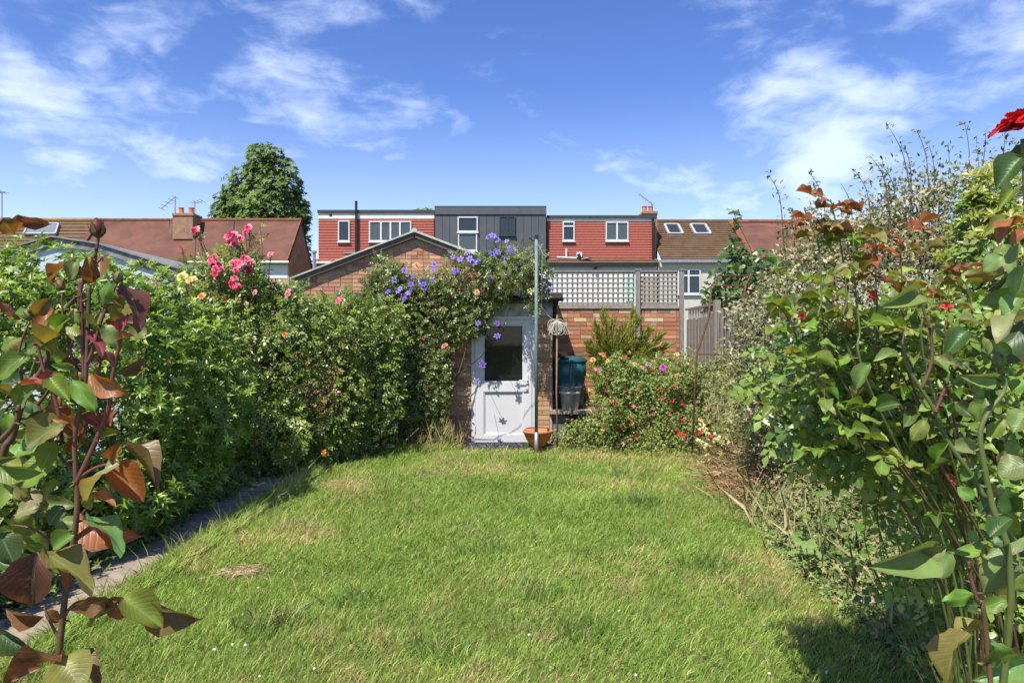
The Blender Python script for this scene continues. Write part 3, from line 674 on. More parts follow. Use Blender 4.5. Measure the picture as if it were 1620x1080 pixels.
MB().tube([(xl, ry, lr+.06), (xr+.05, ry, lr+.06)], .10, 8).build('ridge_tiles', RIDGE, h0)
MB().tube([(gx(300, fy), fy-.16, lz-.05), (xr+.1, fy-.16, lz-.05)], .07, 8).build('gutter', GALV, h0)
MB().bar((gx(368, fy), fy-.1, lz+.065), (gx(371, ry), ry, lr+.065), .05, .02).build('roof_seam', BLACK, h0)
MB().bar((xr+.01, fy-.1, lz-.0), (xr+.01, ry, lr+.0), .06, .2).build('verge', RIDGE, h0)
chimney(h0, 272, 306, 337, 378, LY+.9, .9, (280, 296))
n0 = thing('tiled_roof_house', 'house with ribbed brown tiled roof and grey roof light at the end', 'house', (gx(0, LY), LY+2, -.02))
pitched(n0, gx(-260, fy), xl-.02, lz-.06, lr, fy-.1, ry, TILE_BROWN, 12)
MB().box(gx(-255, fy), xl-.05, fy+.2, fy+4, -.02, lz-.1).build('wall', CBR, n0)
MB().bar((xl, fy-.12, lz+.1), (xl, ry, lr+.1), .22, .16).build('parapet', ROOF_SMOOTH, n0)
MB().tube([(gx(-260, ry), ry, lr+.06), (xl, ry, lr+.06)], .12, 8).build('ridge_tiles', mat('lichen_ridge', (.36,.20,.06), .9, .4, 2, col2=(.22,.13,.08)), n0)
sd0 = Vector((0, ry-fy+.1, lr-lz)); o0 = Vector((0, fy-.1, lz)); sn0 = Vector((0, -sd0.z, sd0.y)).normalized()
A = o0+sd0*.62; B = o0+sd0*.88
MB().prism([Vector((gx(42, A.y), A.y, A.z)), Vector((gx(88, A.y), A.y, A.z)), Vector((gx(93, B.y), B.y, B.z)), Vector((gx(50, B.y), B.y, B.z))], sn0*.16).build('roof_light', mat('dull_roof_light', (.16,.19,.22), .3, .15, 2), n0)
q = MB()
for u, v in (((gx(40, A.y), A), (gx(90, A.y), A)), ((gx(48, B.y), B), (gx(95, B.y), B)), ((gx(90, A.y), A), (gx(95, B.y), B)), ((gx(40, A.y), A), (gx(48, B.y), B))):
    q.bar(Vector((u[0], 0, 0))+u[1]+sn0*.12, Vector((v[0], 0, 0))+v[1]+sn0*.12, .08, .14, sn0)
q.build('roof_light_frame', GALV, n0)
# -- aerials
def aerial(label, mast, boom, Y, els=5):
    t = thing('tv_aerial', label, 'aerial', P(mast[0], mast[2], Y))
    MB().tube([P(mast[0], mast[2], Y), P(mast[0], mast[1], Y)], .03, 5).build('mast', GALV, t)
    a_, b_ = P(*boom[0], Y), P(*boom[1], Y); MB().tube([a_, b_], .02, 5).build('boom', GALV, t)
    for k in range(els):
        q = a_.lerp(b_, k/(els-1)); MB().tube([q+Vector((0,-.35,0)), q+Vector((0,.35,0))], .012, 4).build('element', GALV, t)
aerial('thin television aerial on a mast above the brown brick chimney', (277, 311, 347), ((255, 330), (277, 312)), LY+1.5)
aerial('small television aerial with stubby arms beside the brown chimney', (308, 318, 352), ((305, 321), (320, 318)), ry, 4)
aerial('television aerial pointing down above the pots of the dormer house', (1031, 320, 338), ((1012, 308), (1033, 324)), HY+1.2)
aerial('lone aerial mast rising from the ribbed tiled roof', (3, 303, 350), ((-3, 304), (8, 304)), ry, 3)

# ================================================================= neighbour's shed over the hedge
SYD = 10.0
s_ = thing('neighbour_shed', 'pale blue shed with peeling dark bargeboards rising behind the hedge', 'shed', (gx(88, SYD), SYD+1, -.02))
PB = mat('pale_blue_boards', (.45, .53, .57), .8, .15, 6, vstretch=(1, 1, 6))
ap = P(88, 383, SYD); le = P(-100, 433, SYD); re = P(290, 434, SYD); mid = P(161, 394, SYD)
MB().prism([(le.x, SYD, -.02), (re.x, SYD, -.02), (re.x, SYD, re.z-.03), (mid.x, SYD, mid.z-.05), (ap.x, SYD, ap.z-.05), (le.x, SYD, le.z-.03)], (0, 2.4, 0)).build('wall', PB, s_)
BG = mat('barge_grey', (.05, .055, .07), .7, .3, 9, col2=(.30, .30, .29), detail=10)
for u, v in ((le, ap), (ap, mid), (mid, re)):
    MB().bar(u+Vector((0,-.04,0)), v+Vector((0,-.04,0)), .04, .11).build('bargeboard', BG, s_)
    q = MB(); q.prism([u+Vector((0,-.1,.06)), v+Vector((0,-.1,.06)), v+Vector((0,-.1,.085)), u+Vector((0,-.1,.085))], (0, 2.6, 0)); q.build('roof', mat('weathered_felt', (.20,.20,.20), .9, .3, 8), s_)
# ================================================================= lawn grass
def inside(poly, x, y):
    c = np.zeros(len(x), bool); n = len(poly)
    for i in range(n):
        x0, y0 = poly[i]; x1, y1 = poly[i-1]
        c ^= ((y0 > y) != (y1 > y)) & (x < (x1-x0)*(y-y0)/((y1-y0) if y1 != y0 else 1e-9) + x0)
    return c
GRASS = mat('grass_blades', (0,0,0), .45, .08, 20, attr=True, transl=.35, spec=.35)
def grass(nb, y0, y1, wid, ln, poly, name, label=None, lens=1.0, dark=False):
    xs = [a for a, _ in poly]; x = RNG.uniform(min(xs), max(xs), nb*2); y = RNG.uniform(y0, y1, nb*2); k = inside(poly, x, y)
    k &= np.abs(x) < .76*y + .35
    x, y = x[k][:nb], y[k][:nb]; n = len(x); p = np.stack([x, y, np.full(n, .008)], 1)
    n1 = hnoise(p, 1.1, 3); n2 = hnoise(p, 3.5, 5); n3 = hnoise(p, 9.0, 8); n4 = hnoise(p, 22., 9)
    L_ = ln * (.45 + .8*RNG.random(n)) * (.40 + .50*n2 + .55*n3 + .35*n4) * lens
    L_ *= np.where(RNG.random(n) < .05, 1.8, 1)
    az = RNG.uniform(0, 2*np.pi, n)*.85 + 6*hnoise(p, 11., 4); lean = .15 + .75*RNG.random(n)**1.3
    wind = (n3-.5)*1.5
    d = np.stack([np.cos(az)*lean + .25*wind, np.sin(az)*lean + .2*(n2-.5), np.ones(n)], 1); d = unit(d)
    side = unit(np.stack([-np.sin(az+1.2), np.cos(az+1.2), np.zeros(n)], 1))
    w_ = wid * (.5 + 1.0*RNG.random(n))
    m = p + d*L_[:,None]*.55; tip = p + d*L_[:,None]*.95 + np.stack([np.cos(az)*lean, np.sin(az)*lean, -.35*np.ones(n)], 1)*L_[:,None]*.28
    V = np.stack([p - side*w_[:,None]/2, p + side*w_[:,None]/2, m + side*w_[:,None]*.42, m - side*w_[:,None]*.42, tip], 1).reshape(-1, 3)
    Fi = (np.array([0,1,2, 0,2,3, 3,2,4])[None] + (np.arange(n)*5)[:,None]).reshape(-1)
    g1 = np.array([.21,.345,.060]); g2 = np.array([.38,.485,.12]); st = np.array([.56,.47,.24]); dk = np.array([.085,.17,.035])
    t = np.clip(n1*.6 + n2*.5 - .05 + RNG.normal(0,.22,n), 0, 1)[:,None]; c = g1*(1-t) + g2*t
    dr = RNG.random(n) < (.08 + .60*np.clip((n3*.45+n1*.35+n2*.3-.56)*4.5, 0, 1)); c[dr] = st*(.6+.6*RNG.random((dr.sum(),1)))
    dd = (RNG.random(n) < .5*np.clip((n2*.6+n4*.4-.60)*5, 0, 1)) & ~dr; c[dd] = dk*(.8+.5*RNG.random((dd.sum(),1)))
    c *= (1 + RNG.uniform(-.38, .42, (n, 1))) * (.82 + .36*hnoise(p, 2.2, 15))[:,None]
    if dark: c = np.where(dr[:,None], c, c*np.array([.50,.62,.62]))
    o = link(name, raw_mesh(name, V, Fi, 3, np.repeat(c, 3, axis=0), GRASS)); o['kind'] = 'stuff'
    if label: o['label'] = label; o['category'] = 'grass'
    if dark: o['group'] = 'dark grass tufts in the lawn'
grass(98000, 1.9, 4.6, .0042, .062, lawn_poly, 'grass', 'rough sunlit lawn grass with straw patches in the foreground')
grass(82000, 4.6, 7.2, .0055, .064, lawn_poly, 'grass', 'sunlit lawn grass across the middle of the garden')
grass(68000, 7.2, 9.9, .0070, .070, lawn_poly, 'grass', 'lawn grass in front of the flower bed and the slate chippings')
edge = [(-2.47,1.8),(-2.33,1.8),(-2.28,8.2),(-2.44,8.2)]
grass(11000, 1.9, 8.2, .006, .13, edge, 'grass', 'longer grass fringe hanging over the edge of the path')
grass(7000, 9.2, 9.95, .008, .13, [(-1.9,9.4),(-.9,9.72),(-.7,9.95),(-1.9,9.95)], 'grass', 'tall grass tufts below the arch stems')
grass(7000, 8.2, 9.8, .008, .12, [(.5,9.5),(1.2,9.5),(2.1,9.1),(2.45,8.5),(2.6,8.7),(2.3,9.5),(.5,9.8)], 'grass', 'tall grass along the flower bed edge')
def dead_patch(label, px, py, rx, ry, n):
    Y = CAMZ*F/(py-540); c = np.array([gx(px, Y), Y, .04]); p = c + RNG.normal(size=(n,3))*np.array([rx, ry, .012]); ax = RNG.normal(size=(n,3))*np.array([1,1,.15])
    lv, lf = leaf_t(.05, .0, .05); o = link('dry_grass', scatter_mesh('dry_grass', lv, lf, p, frames(ax, RNG.normal(size=(n,3))+np.array([0,0,2.])), RNG.uniform(.04,.11,n), pick_cols(n, [(3,(.42,.30,.17)),(2,(.50,.40,.25)),(1,(.28,.18,.09))]), DRY))
    o['kind'] = 'stuff'; o['label'] = label; o['category'] = 'dry grass'
dead_patch('clump of straw-coloured dead grass lying near the path', 383, 914, .085, .06, 420)
dead_patch('small pale dead grass clump near the far end of the path', 540, 772, .09, .08, 260)

for px_, py_, nn in ((850,945,380),(1010,800,330),(450,845,300),(760,880,220),(1120,900,260),(930,1010,300),(560,960,260),(700,1040,300),(1000,760,300),(620,770,250),(860,735,260),(1210,960,260),(420,1000,260)):
    Y = CAMZ*F/(py_-540); cx0, r_ = gx(px_, Y), .11+.02*Y
    grass(nn, Y-r_, Y+r_, .0055, .125, [(cx0+r_*math.cos(a), Y+r_*math.sin(a)*.8) for a in [k*.785 for k in range(8)]], 'grass', 'longer dark green grass tuft standing out of the mown lawn', dark=True)
n_ = 9000; wq = np.stack([RNG.uniform(-2.3, 2.4, n_), RNG.uniform(2.6, 9.4, n_), RNG.uniform(.02, .045, n_)], 1)
wq = wq[inside(lawn_poly, wq[:,0], wq[:,1]) & (hnoise(wq, 1.7, 33)*.6 + hnoise(wq, 5, 34)*.4 > .56)]; n_ = len(wq)
zz = unit(RNG.normal(size=(n_,3))*.35 + np.array([0,0,1.])); wv_, wf_ = whorl(3, .75, .25)
lwo = link('lawn_weeds', scatter_mesh('lawn_weeds', wv_, wf_, wq, frames(np.cross(zz, RNG.normal(size=(n_,3))), zz), RNG.uniform(.010,.024,n_), pick_cols(n_, [(3,(.13,.25,.05)),(2,(.19,.31,.07)),(1,(.10,.19,.045))]), LEAF_MATT))
lwo['kind'] = 'stuff'; lwo['label'] = 'patches of clover and small broad-leaved weeds in the lawn'; lwo['category'] = 'weeds'
cv = MB()
for k in range(13):
    Y = random.uniform(3.1, 4.6); x = random.uniform(-1.9, 1.7)
    if abs(x) > .7*Y: continue
    cv.lathe((x, Y, .034+random.uniform(0,.012)), [(.001,-.03),(.001,0),(.006,.002),(.008,.007),(.004,.012)], 6)
co = cv.build('clover_flowers', mat('clover_white', (.72,.70,.64), .8, .15, 60)); co['kind'] = 'stuff'; co['label'] = 'tiny white clover flower heads scattered through the lawn'; co['category'] = 'clover'
# ================================================================= leaves and flowers seen close
def rose_leaf_mat():
    m = bpy.data.materials.new('rose_leaf'); m.use_nodes = True; n = m.node_tree.nodes; l = m.node_tree.links; bs = n['Principled BSDF']
    bs.inputs['Roughness'].default_value = .40; bs.inputs['Specular IOR Level'].default_value = .36
    oi = n.new('ShaderNodeObjectInfo'); uv = n.new('ShaderNodeUVMap'); sp = n.new('ShaderNodeSeparateXYZ'); l.new(uv.outputs[0], sp.inputs[0])
    def M(op, a, b=None):
        k = n.new('ShaderNodeMath'); k.operation = op
        for i, v in enumerate((a, b)):
            if v is None: continue
            if isinstance(v, (int, float)): k.inputs[i].default_value = v
            else: l.new(v, k.inputs[i])
        return k.outputs[0]
    u = M('ABSOLUTE', M('SUBTRACT', sp.outputs['X'], .5))
    rib = M('LESS_THAN', u, .028)
    ph = M('SUBTRACT', M('MULTIPLY', sp.outputs['Y'], 9.0), M('MULTIPLY', u, 7.0)); vein = M('POWER', M('ABSOLUTE', M('SINE', M('MULTIPLY', ph, 3.14159))), 10.0)
    vein = M('SUBTRACT', 1.0, M('SUBTRACT', 1.0, vein))
    nz = n.new('ShaderNodeTexNoise'); nz.inputs['Scale'].default_value = 2.2; nz.inputs['Detail'].default_value = 5; ad = n.new('ShaderNodeVectorMath'); ad.operation = 'ADD'
    l.new(uv.outputs[0], ad.inputs[0]); l.new(M('MULTIPLY', oi.outputs['Random'], 40.0), ad.inputs[1]); l.new(ad.outputs[0], nz.inputs['Vector'])
    mr = n.new('ShaderNodeMapRange'); l.new(nz.outputs['Fac'], mr.inputs[0]); mr.inputs[1].default_value = .3; mr.inputs[2].default_value = .7; mr.inputs[3].default_value = .72; mr.inputs[4].default_value = 1.22
    sc = n.new('ShaderNodeVectorMath'); sc.operation = 'SCALE'; l.new(oi.outputs['Color'], sc.inputs[0]); l.new(mr.outputs[0], sc.inputs['Scale'])
    # reddish margin, stronger on some leaves
    mx = n.new('ShaderNodeMix'); mx.data_type = 'RGBA'; rim = M('MULTIPLY', M('POWER', M('MULTIPLY', u, 2.0), 3.0), M('MULTIPLY', oi.outputs['Random'], .55)); l.new(rim, mx.inputs['Factor'])
    l.new(sc.outputs[0], mx.inputs['A']); mx.inputs['B'].default_value = (.16, .05, .025, 1)
    m2 = n.new('ShaderNodeMix'); m2.data_type = 'RGBA'; l.new(M('MULTIPLY', M('ADD', M('MULTIPLY', rib, .38), M('MULTIPLY', vein, .05)), 1.0), m2.inputs['Factor']); l.new(mx.outputs['Result'], m2.inputs['A']); m2.inputs['B'].default_value = (.30, .32, .14, 1)
    l.new(m2.outputs['Result'], bs.inputs['Base Color'])
    bp = n.new('ShaderNodeBump'); bp.inputs['Strength'].default_value = .16; bp.inputs['Distance'].default_value = .002; l.new(M('SUBTRACT', nz.outputs['Fac'], M('ADD', vein, M('MULTIPLY', rib, 1.5))), bp.inputs['Height']); l.new(bp.outputs[0], bs.inputs['Normal'])
    tr = n.new('ShaderNodeBsdfTranslucent'); g = n.new('ShaderNodeVectorMath'); g.operation = 'MULTIPLY'; l.new(m2.outputs['Result'], g.inputs[0]); g.inputs[1].default_value = (1.9, 1.4, .6); l.new(g.outputs[0], tr.inputs['Color'])
    ms = n.new('ShaderNodeMixShader'); ms.inputs[0].default_value = .30; l.new(bs.outputs[0], ms.inputs[1]); l.new(tr.outputs[0], ms.inputs[2]); l.new(ms.outputs[0], n['Material Output'].inputs['Surface'])
    return m
ROSELEAF = rose_leaf_mat()
def big_leaf(fold, curl, twist, wave, nu=4, nv=8):
    mb = MB(); uvs = []
    for j in range(nv+1):
        v = j/nv; hw = .5 * (math.sin(math.pi * min(v, 1)**.80)**.72 if 0 < v < 1 else .0); serr = 1 + (.035 if j % 2 else -.03)
        for i in range(nu+1):
            u = i/nu*2-1; x = u*hw*serr; z = fold*abs(x)*1.6 - curl*(v-.15)**2 + wave*.06*math.sin(v*9+u*2)*abs(u) + twist*x*v
            mb.v.append((x, v, z)); uvs.append((i/nu, v))
    for j in range(nv):
        for i in range(nu): a = j*(nu+1)+i; mb.face((a, a+1, a+nu+2, a+nu+1))
    me = mb.mesh('leaf', ROSELEAF, True); ul = me.uv_layers.new(name='UVMap')
    for lp in me.loops: ul.data[lp.index].uv = uvs[lp.vertex_index]
    return me
BIG = [big_leaf(f_, c_, t_, w_) for f_, c_, t_, w_ in ((.25,.15,.0,1),(.45,.3,.2,1),(.1,.35,-.3,1.4),(.6,.1,.1,.8),(.3,.5,.3,1.2),(.15,.2,-.2,1.6),(-.2,.3,.1,1.2))]
def put_leaf(parent, base, tip, nrm, width, col, k=None):
    y = (tip-base); ln = y.length; y = y/ln; z = nrm - y*nrm.dot(y)
    if z.length < 1e-4: z = Vector((0,0,1))
    z.normalize(); x = y.cross(z)
    M = Matrix(((x.x*width, y.x*ln, z.x*ln, base.x), (x.y*width, y.y*ln, z.y*ln, base.y), (x.z*width, y.z*ln, z.z*ln, base.z), (0,0,0,1)))
    c = [max(0, q*random.uniform(.82, 1.18)) for q in col]
    return link('leaf', BIG[random.randrange(len(BIG)) if k is None else k], parent, M, c)
def hand_leaf(parent, bp, tp, wpx, col, Y, dz=None, roll=None):
    dz = random.uniform(-.03, .03) if dz is None else dz
    b = P(bp[0], bp[1], Y); t = P(tp[0], tp[1], Y + dz); ax = (t-b).normalized(); ln = (t-b).length; wr = wpx / F * Y
    tw = max(wr, .47*ln); ang = math.acos(min(1, wr/tw)); view = (Vector((0,0,CAMZ)) - b).normalized(); n0 = (view + Vector((-.25,0,.45))); n0 = (n0 - ax*n0.dot(ax)).normalized()
    s = random.choice((-1, 1)) if roll is None else roll
    n1 = Matrix.Rotation(ang*s*.85, 3, ax) @ n0
    return put_leaf(parent, b, t, n1, tw, col)
MAR=(.135,.045,.035); ORB=(.30,.105,.032); OLI=(.20,.22,.048); GRN=(.15,.255,.042); PAL=(.24,.28,.12); RED=(.32,.03,.02); CRI=(.30,.06,.075); DGR=(.05,.115,.028); BRN=(.18,.10,.035); GRY=(.17,.275,.085)
def smooth(pts, n=5):               # Catmull-Rom
    pts = [Vector(p) for p in pts]; o = []
    for i in range(len(pts)-1):
        a, b, c, d = pts[max(i-1,0)], pts[i], pts[i+1], pts[min(i+2, len(pts)-1)]
        for k in range(n):
            t = k/n; o.append(.5*((2*b)+(c-a)*t+(2*a-5*b+4*c-d)*t*t+(3*b-a-3*c+d)*t**3))
    return o + [pts[-1]]
def cane(parent, pts, r0, r1, m, name='cane', thorns=True):
    pts = smooth(pts); n = len(pts); mb = MB().tube(pts, [r0+(r1-r0)*i/(n-1) for i in range(n)], 7)
    if thorns:
        for i in range(2, n-2, 3):
            d = Vector((random.uniform(-1,1), random.uniform(-1,1), random.uniform(-.2,.4))).normalized(); p = pts[i]; mb.tube([p, p+d*(r0+.004), p+d*(r0+.007)-Vector((0,0,.002))], [.003,.0016,.0003], 4)
    o = mb.build(name, m, parent, smooth=True); return pts
PETAL = mat('petal', (0,0,0), .55, .12, 30, objcol=True, transl=.25, spec=.25)
def bud(parent, c, d, s, col, sepal=(.12,.13,.04)):
    d = Vector(d).normalized(); q = d.to_track_quat('Z', 'Y').to_matrix().to_4x4()
    me = MB().lathe((0,0,0), [(.10,0),(.26,.12),(.38,.4),(.36,.65),(.22,.92),(.04,1.1)], 10).mesh('bud', PETAL, True)
    link('bud', me, parent, Matrix.Translation(c) @ q @ Matrix.Scale(s, 4), col)
    sm = MB()
    for k in range(5):
        a = k*2*math.pi/5; ca, sa = math.cos(a), math.sin(a)
        pr = [(.12,.0,.10),(.36,.25,.12),(.42,.6,.08),(.5,.95,.005)]
        L_ = [(r*ca - w_*sa, r*sa + w_*ca, z) for r, z, w_ in pr]; R_ = [(r*ca + w_*sa, r*sa - w_*ca, z) for r, z, w_ in pr]
        for i in range(3): sm.poly([L_[i], R_[i], R_[i+1], L_[i+1]])
    link('sepals', sm.mesh('sepals', PETAL), parent, Matrix.Translation(c) @ q @ Matrix.Scale(s, 4), sepal)
def bloom_mesh(rings, seed=0, open_=1.0, nv=3):   # petals in rings round +Z; overall radius about 0.5
    rn = random.Random(seed); mb = MB()
    for (cnt, rad, h, wd, lean) in rings:
        for k in range(cnt):
            a = 2*math.pi*(k+rn.uniform(-.2,.2))/cnt + cnt*.7; ca, sa = math.cos(a), math.sin(a); rows = []
            for j in range(nv+1):
                t = j/nv; r = .03 + rad*t**.9*(1+.1*rn.uniform(-1,1)); z = h*math.sin(t*math.pi*.5)*(1-lean*t*t); hw = wd*(.3+.7*math.sin(math.pi*(.15+.7*t)))*.5; cup = .06
                rows.append([(r*ca-q*hw*sa-cup*abs(q)*ca, r*sa+q*hw*ca-cup*abs(q)*sa, z+.05*abs(q)+rn.uniform(-.015,.015)) for q in (-1,0,1)])
            b = len(mb.v)
            for rw in rows: mb.v += rw
            for j in range(nv):
                for q in range(2): i0 = b+j*3+q; mb.face((i0, i0+1, i0+4, i0+3))
    return mb
ROSE_FULL = [bloom_mesh([(6,.48,.22,.46,.75),(6,.38,.30,.40,.5),(5,.26,.34,.32,.25),(4,.13,.34,.22,0)], s).mesh('flower', PETAL, True) for s in range(3)]
OPEN6 = [bloom_mesh([(6,.5,.12,.30,.8),(3,.10,.16,.08,0)], s).mesh('flower', PETAL) for s in (5, 6, 7)]
TINY = [bloom_mesh([(4,.5,.25,.5,.6)], s, nv=1).mesh('flower', PETAL) for s in (8, 9)]
def flower(parent, meshes, c, size, col, face=(0,-.7,.7), jit=.5):
    d = (Vector(face) + Vector([random.uniform(-jit, jit) for _ in range(3)])).normalized()
    cc = [max(0, q*random.uniform(.85, 1.15)) for q in col]
    return link('flower', random.choice(meshes), parent, Matrix.Translation(c) @ d.to_track_quat('Z','Y').to_matrix().to_4x4() @ Matrix.Rotation(random.uniform(0,6.28), 4, 'Z') @ Matrix.Scale(size, 4), cc)
def compound(parent, stalks, base, d, ln, col, leafsize, pairs=2, tipcol=None):
    d = Vector(d).normalized(); droop = Vector((0,0,-.25)); up = Vector((random.uniform(-.5,.5), random.uniform(-.6,.3), 1)).normalized()
    side = d.cross(up).normalized(); pts = [base + d*ln*t + droop*ln*t*t for t in (0,.35,.7,1)]; stalks.tube(pts, [.0022,.0018,.0015,.001], 4)
    for i in range(pairs):
        b = base + d*ln*(.42+.3*i) + droop*ln*(.42+.3*i)**2
        for s in (-1, 1):
            t = b + (side*s*.85 + d*.5 + Vector((0,0,random.uniform(-.35,.1)))).normalized() * leafsize * random.uniform(.75, 1)
            put_leaf(parent, b, t, (up + Vector([random.uniform(-.35,.35) for _ in range(3)])), leafsize*random.uniform(.55,.68), col)
    b = pts[-1]; put_leaf(parent, b, b + (d + droop*1.2).normalized()*leafsize*1.1, up, leafsize*.66, tipcol or col)

# ================================================================= foreground rose on the left
LYD = 1.12
rl = thing('rose_bush', 'rose bush with bronze young leaves and closed buds beside the path', 'rose bush', (-.80, LYD, 0))
def pp(l, Y=LYD, tail=None): return [P(a, b, Y) for a, b in l] + ([Vector(tail)] if tail else [])
cane(rl, [(-.80, LYD, -.03), (-.80, LYD, .55)] + pp([(94,1028),(104,932),(115,865),(122,802),(120,754),(118,690),(128,640),(135,604),(139,522),(141,450)]), .0056, .003, BROWNSTEM)
cane(rl, pp([(134,604),(130,530),(129,475),(128,457),(137,429),(151,402),(156,375)]), .0035, .0022, REDSTEM); bud(rl, P(156,376,LYD), (-.12,0,1), .030, (.14,.03,.035), (.15,.11,.05))
cane(rl, pp([(118,770),(152,697),(171,649),(178,597),(188,549),(192,530)]), .0045, .0028, REDSTEM)
cane(rl, pp([(122,640),(127,604),(147,553),(161,505),(185,447)]), .004, .002, REDSTEM); bud(rl, P(185,448,LYD), (.2,0,1), .020, (.20,.17,.07))
cane(rl, [(-.95, 1.2, -.03), (-.97, 1.2, .7)] + pp([(-5,780),(20,690),(39,628),(69,580),(82,536),(103,491),(123,467)], 1.17), .0075, .003, BROWNSTEM)
cane(rl, pp([(98,700),(91,645),(69,584),(57,536),(48,500)], 1.15), .0035, .002, REDSTEM)
cane(rl, [(-1.0, 1.05, -.03), (-1.0, 1.05, .8)] + pp([(-30,720),(0,697),(24,669),(30,640)], 1.08), .0075, .003, BROWNSTEM)
cane(rl, pp([(98,985),(108,965),(130,950),(185,952)]), .003, .002, BROWNSTEM, thorns=False)
cane(rl, pp([(94,1010),(80,985),(70,960)]), .003, .0016, BROWNSTEM, thorns=False)
cane(rl, pp([(119,760),(150,740),(180,732)]), .003, .002, REDSTEM, thorns=False)
cane(rl, [(-1.0, 1.2, .9)] + pp([(-60,500),(-30,400),(5,345)], 1.05), .004, .0025, REDSTEM, thorns=False)
for b_, d_, s_2, c_ in (((98,460),(-.3,0,1),.018,(.28,.12,.08)),((140,448),(.05,0,1),.026,(.20,.13,.06)),((126,436),(-.1,0,1),.016,(.2,.15,.06)),((46,507),(-.2,0,1),.018,(.2,.2,.07)),((165,487),(.1,0,1),.016,(.2,.2,.07))): bud(rl, P(*b_, LYD), d_, s_2, c_)
HL = [((20,345),(80,357),12,MAR),((2,345),(25,374),26,BRN),((22,349),(36,365),12,ORB),((121,412),(69,438),24,BRN),((120,412),(108,438),20,OLI),((148,445),(157,398),20,BRN),((150,448),(135,408),16,ORB),
 ((163,452),(188,492),34,OLI),((161,480),(171,446),22,GRN),((191,448),(238,507),13,MAR),((0,477),(37,502),15,ORB),((80,470),(45,507),17,BRN),((55,520),(82,480),22,ORB),((113,500),(86,527),24,GRN),
 ((100,528),(60,545),16,OLI),((110,512),(128,538),22,OLI),((163,513),(190,552),24,PAL),((168,508),(191,526),12,RED),((190,508),(220,512),16,MAR),((190,526),(200,500),16,CRI),((184,537),(208,529),15,ORB),((140,521),(168,552),15,CRI),
 ((165,555),(182,580),12,MAR),((130,577),(90,584),17,ORB),((144,593),(197,624),18,ORB),((187,590),(230,567),11,BRN),((66,607),(29,606),11,CRI),((113,598),(148,645),28,GRN),((78,598),(110,634),28,GRN),((60,600),(20,650),30,GRN),
 ((40,560),(-10,600),34,GRN),((105,668),(33,706),54,OLI),((105,660),(90,685),26,DGR),((100,658),(134,702),26,ORB),((152,690),(191,683),18,OLI),((182,730),(112,790),34,PAL),((178,733),(227,794),44,ORB),((176,730),(188,702),18,ORB),((196,708),(258,757),20,BRN),
 ((143,781),(184,797),17,ORB),((128,812),(212,856),22,ORB),((134,815),(208,853),10,GRY),((64,872),(154,921),30,OLI),((80,874),(120,912),10,ORB),((58,873),(45,962),64,MAR),((0,842),(22,892),44,DGR),((-5,733),(60,752),14,GRN),((85,722),(25,768),44,GRN),((118,845),(82,868),30,GRN),
 ((62,800),(18,812),28,PAL),((98,1036),(8,1050),13,BRN),((98,1038),(128,1090),62,OLI),((66,1056),(16,1078),20,BRN),((100,1036),(162,1078),26,BRN),((183,954),(133,986),38,OLI),((194,944),(258,992),46,OLI),((230,941),(309,991),17,BRN),((165,950),(204,976),30,ORB),((170,948),(108,968),12,BRN),((70,975),(8,964),12,BRN),((72,965),(92,985),16,BRN),((-5,998),(52,1034),26,DGR),
 ((0,905),(40,930),30,DGR),((20,770),(-15,800),40,GRN),((90,700),(60,740),30,GRN),((95,760),(60,790),26,GRN),((100,800),(75,830),28,DGR),((20,820),(60,845),28,GRN)]
for b_, t_, w_, c_ in HL: hand_leaf(rl, b_, t_, w_*1.08, c_, LYD + random.uniform(-.03, .05))
for k in range(72):                # older green leaves on the inner canes
    x = random.gauss(18, 38); y = random.uniform(555, 905); a = random.uniform(0, 6.28); ln = random.uniform(38, 66)
    if x > 95: x -= 60
    hand_leaf(rl, (x, y), (x+ln*math.cos(a), y+ln*.7*math.sin(a)+8), ln*random.uniform(.3,.62), random.choice((GRN, GRN, DGR, OLI, PAL, (.14,.19,.06))), random.uniform(1.16, 1.42))
for sp in ([(135,604),(112,560),(100,500),(98,465)], [(122,700),(150,640),(160,560),(165,495)], [(60,640),(95,590),(120,520),(126,440)], [(40,628),(30,560),(46,510)], [(120,750),(80,700),(60,640),(20,600)], [(100,880),(60,840),(20,830)]):
    cane(rl, pp(sp, 1.15), .0028, .0014, REDSTEM, thorns=False)
for k in range(34):                # young leaves round the upper shoots
    x = random.gauss(115, 48); y = random.uniform(462, 690); a = random.uniform(0, 6.28); ln = random.uniform(24, 46)
    hand_leaf(rl, (x, y), (x+ln*math.cos(a), y+ln*.8*math.sin(a)+5), ln*random.uniform(.25,.6), random.choice((GRN, GRN, OLI, OLI, PAL, BRN, ORB, CRI)), random.uniform(1.10, 1.24))
cane(rl, [(-1.2, 1.35, -.03), (-1.2, 1.35, .8), P(-20,800,1.33), P(30,650,1.3), P(60,560,1.28)], .007, .003, GREENSTEM)

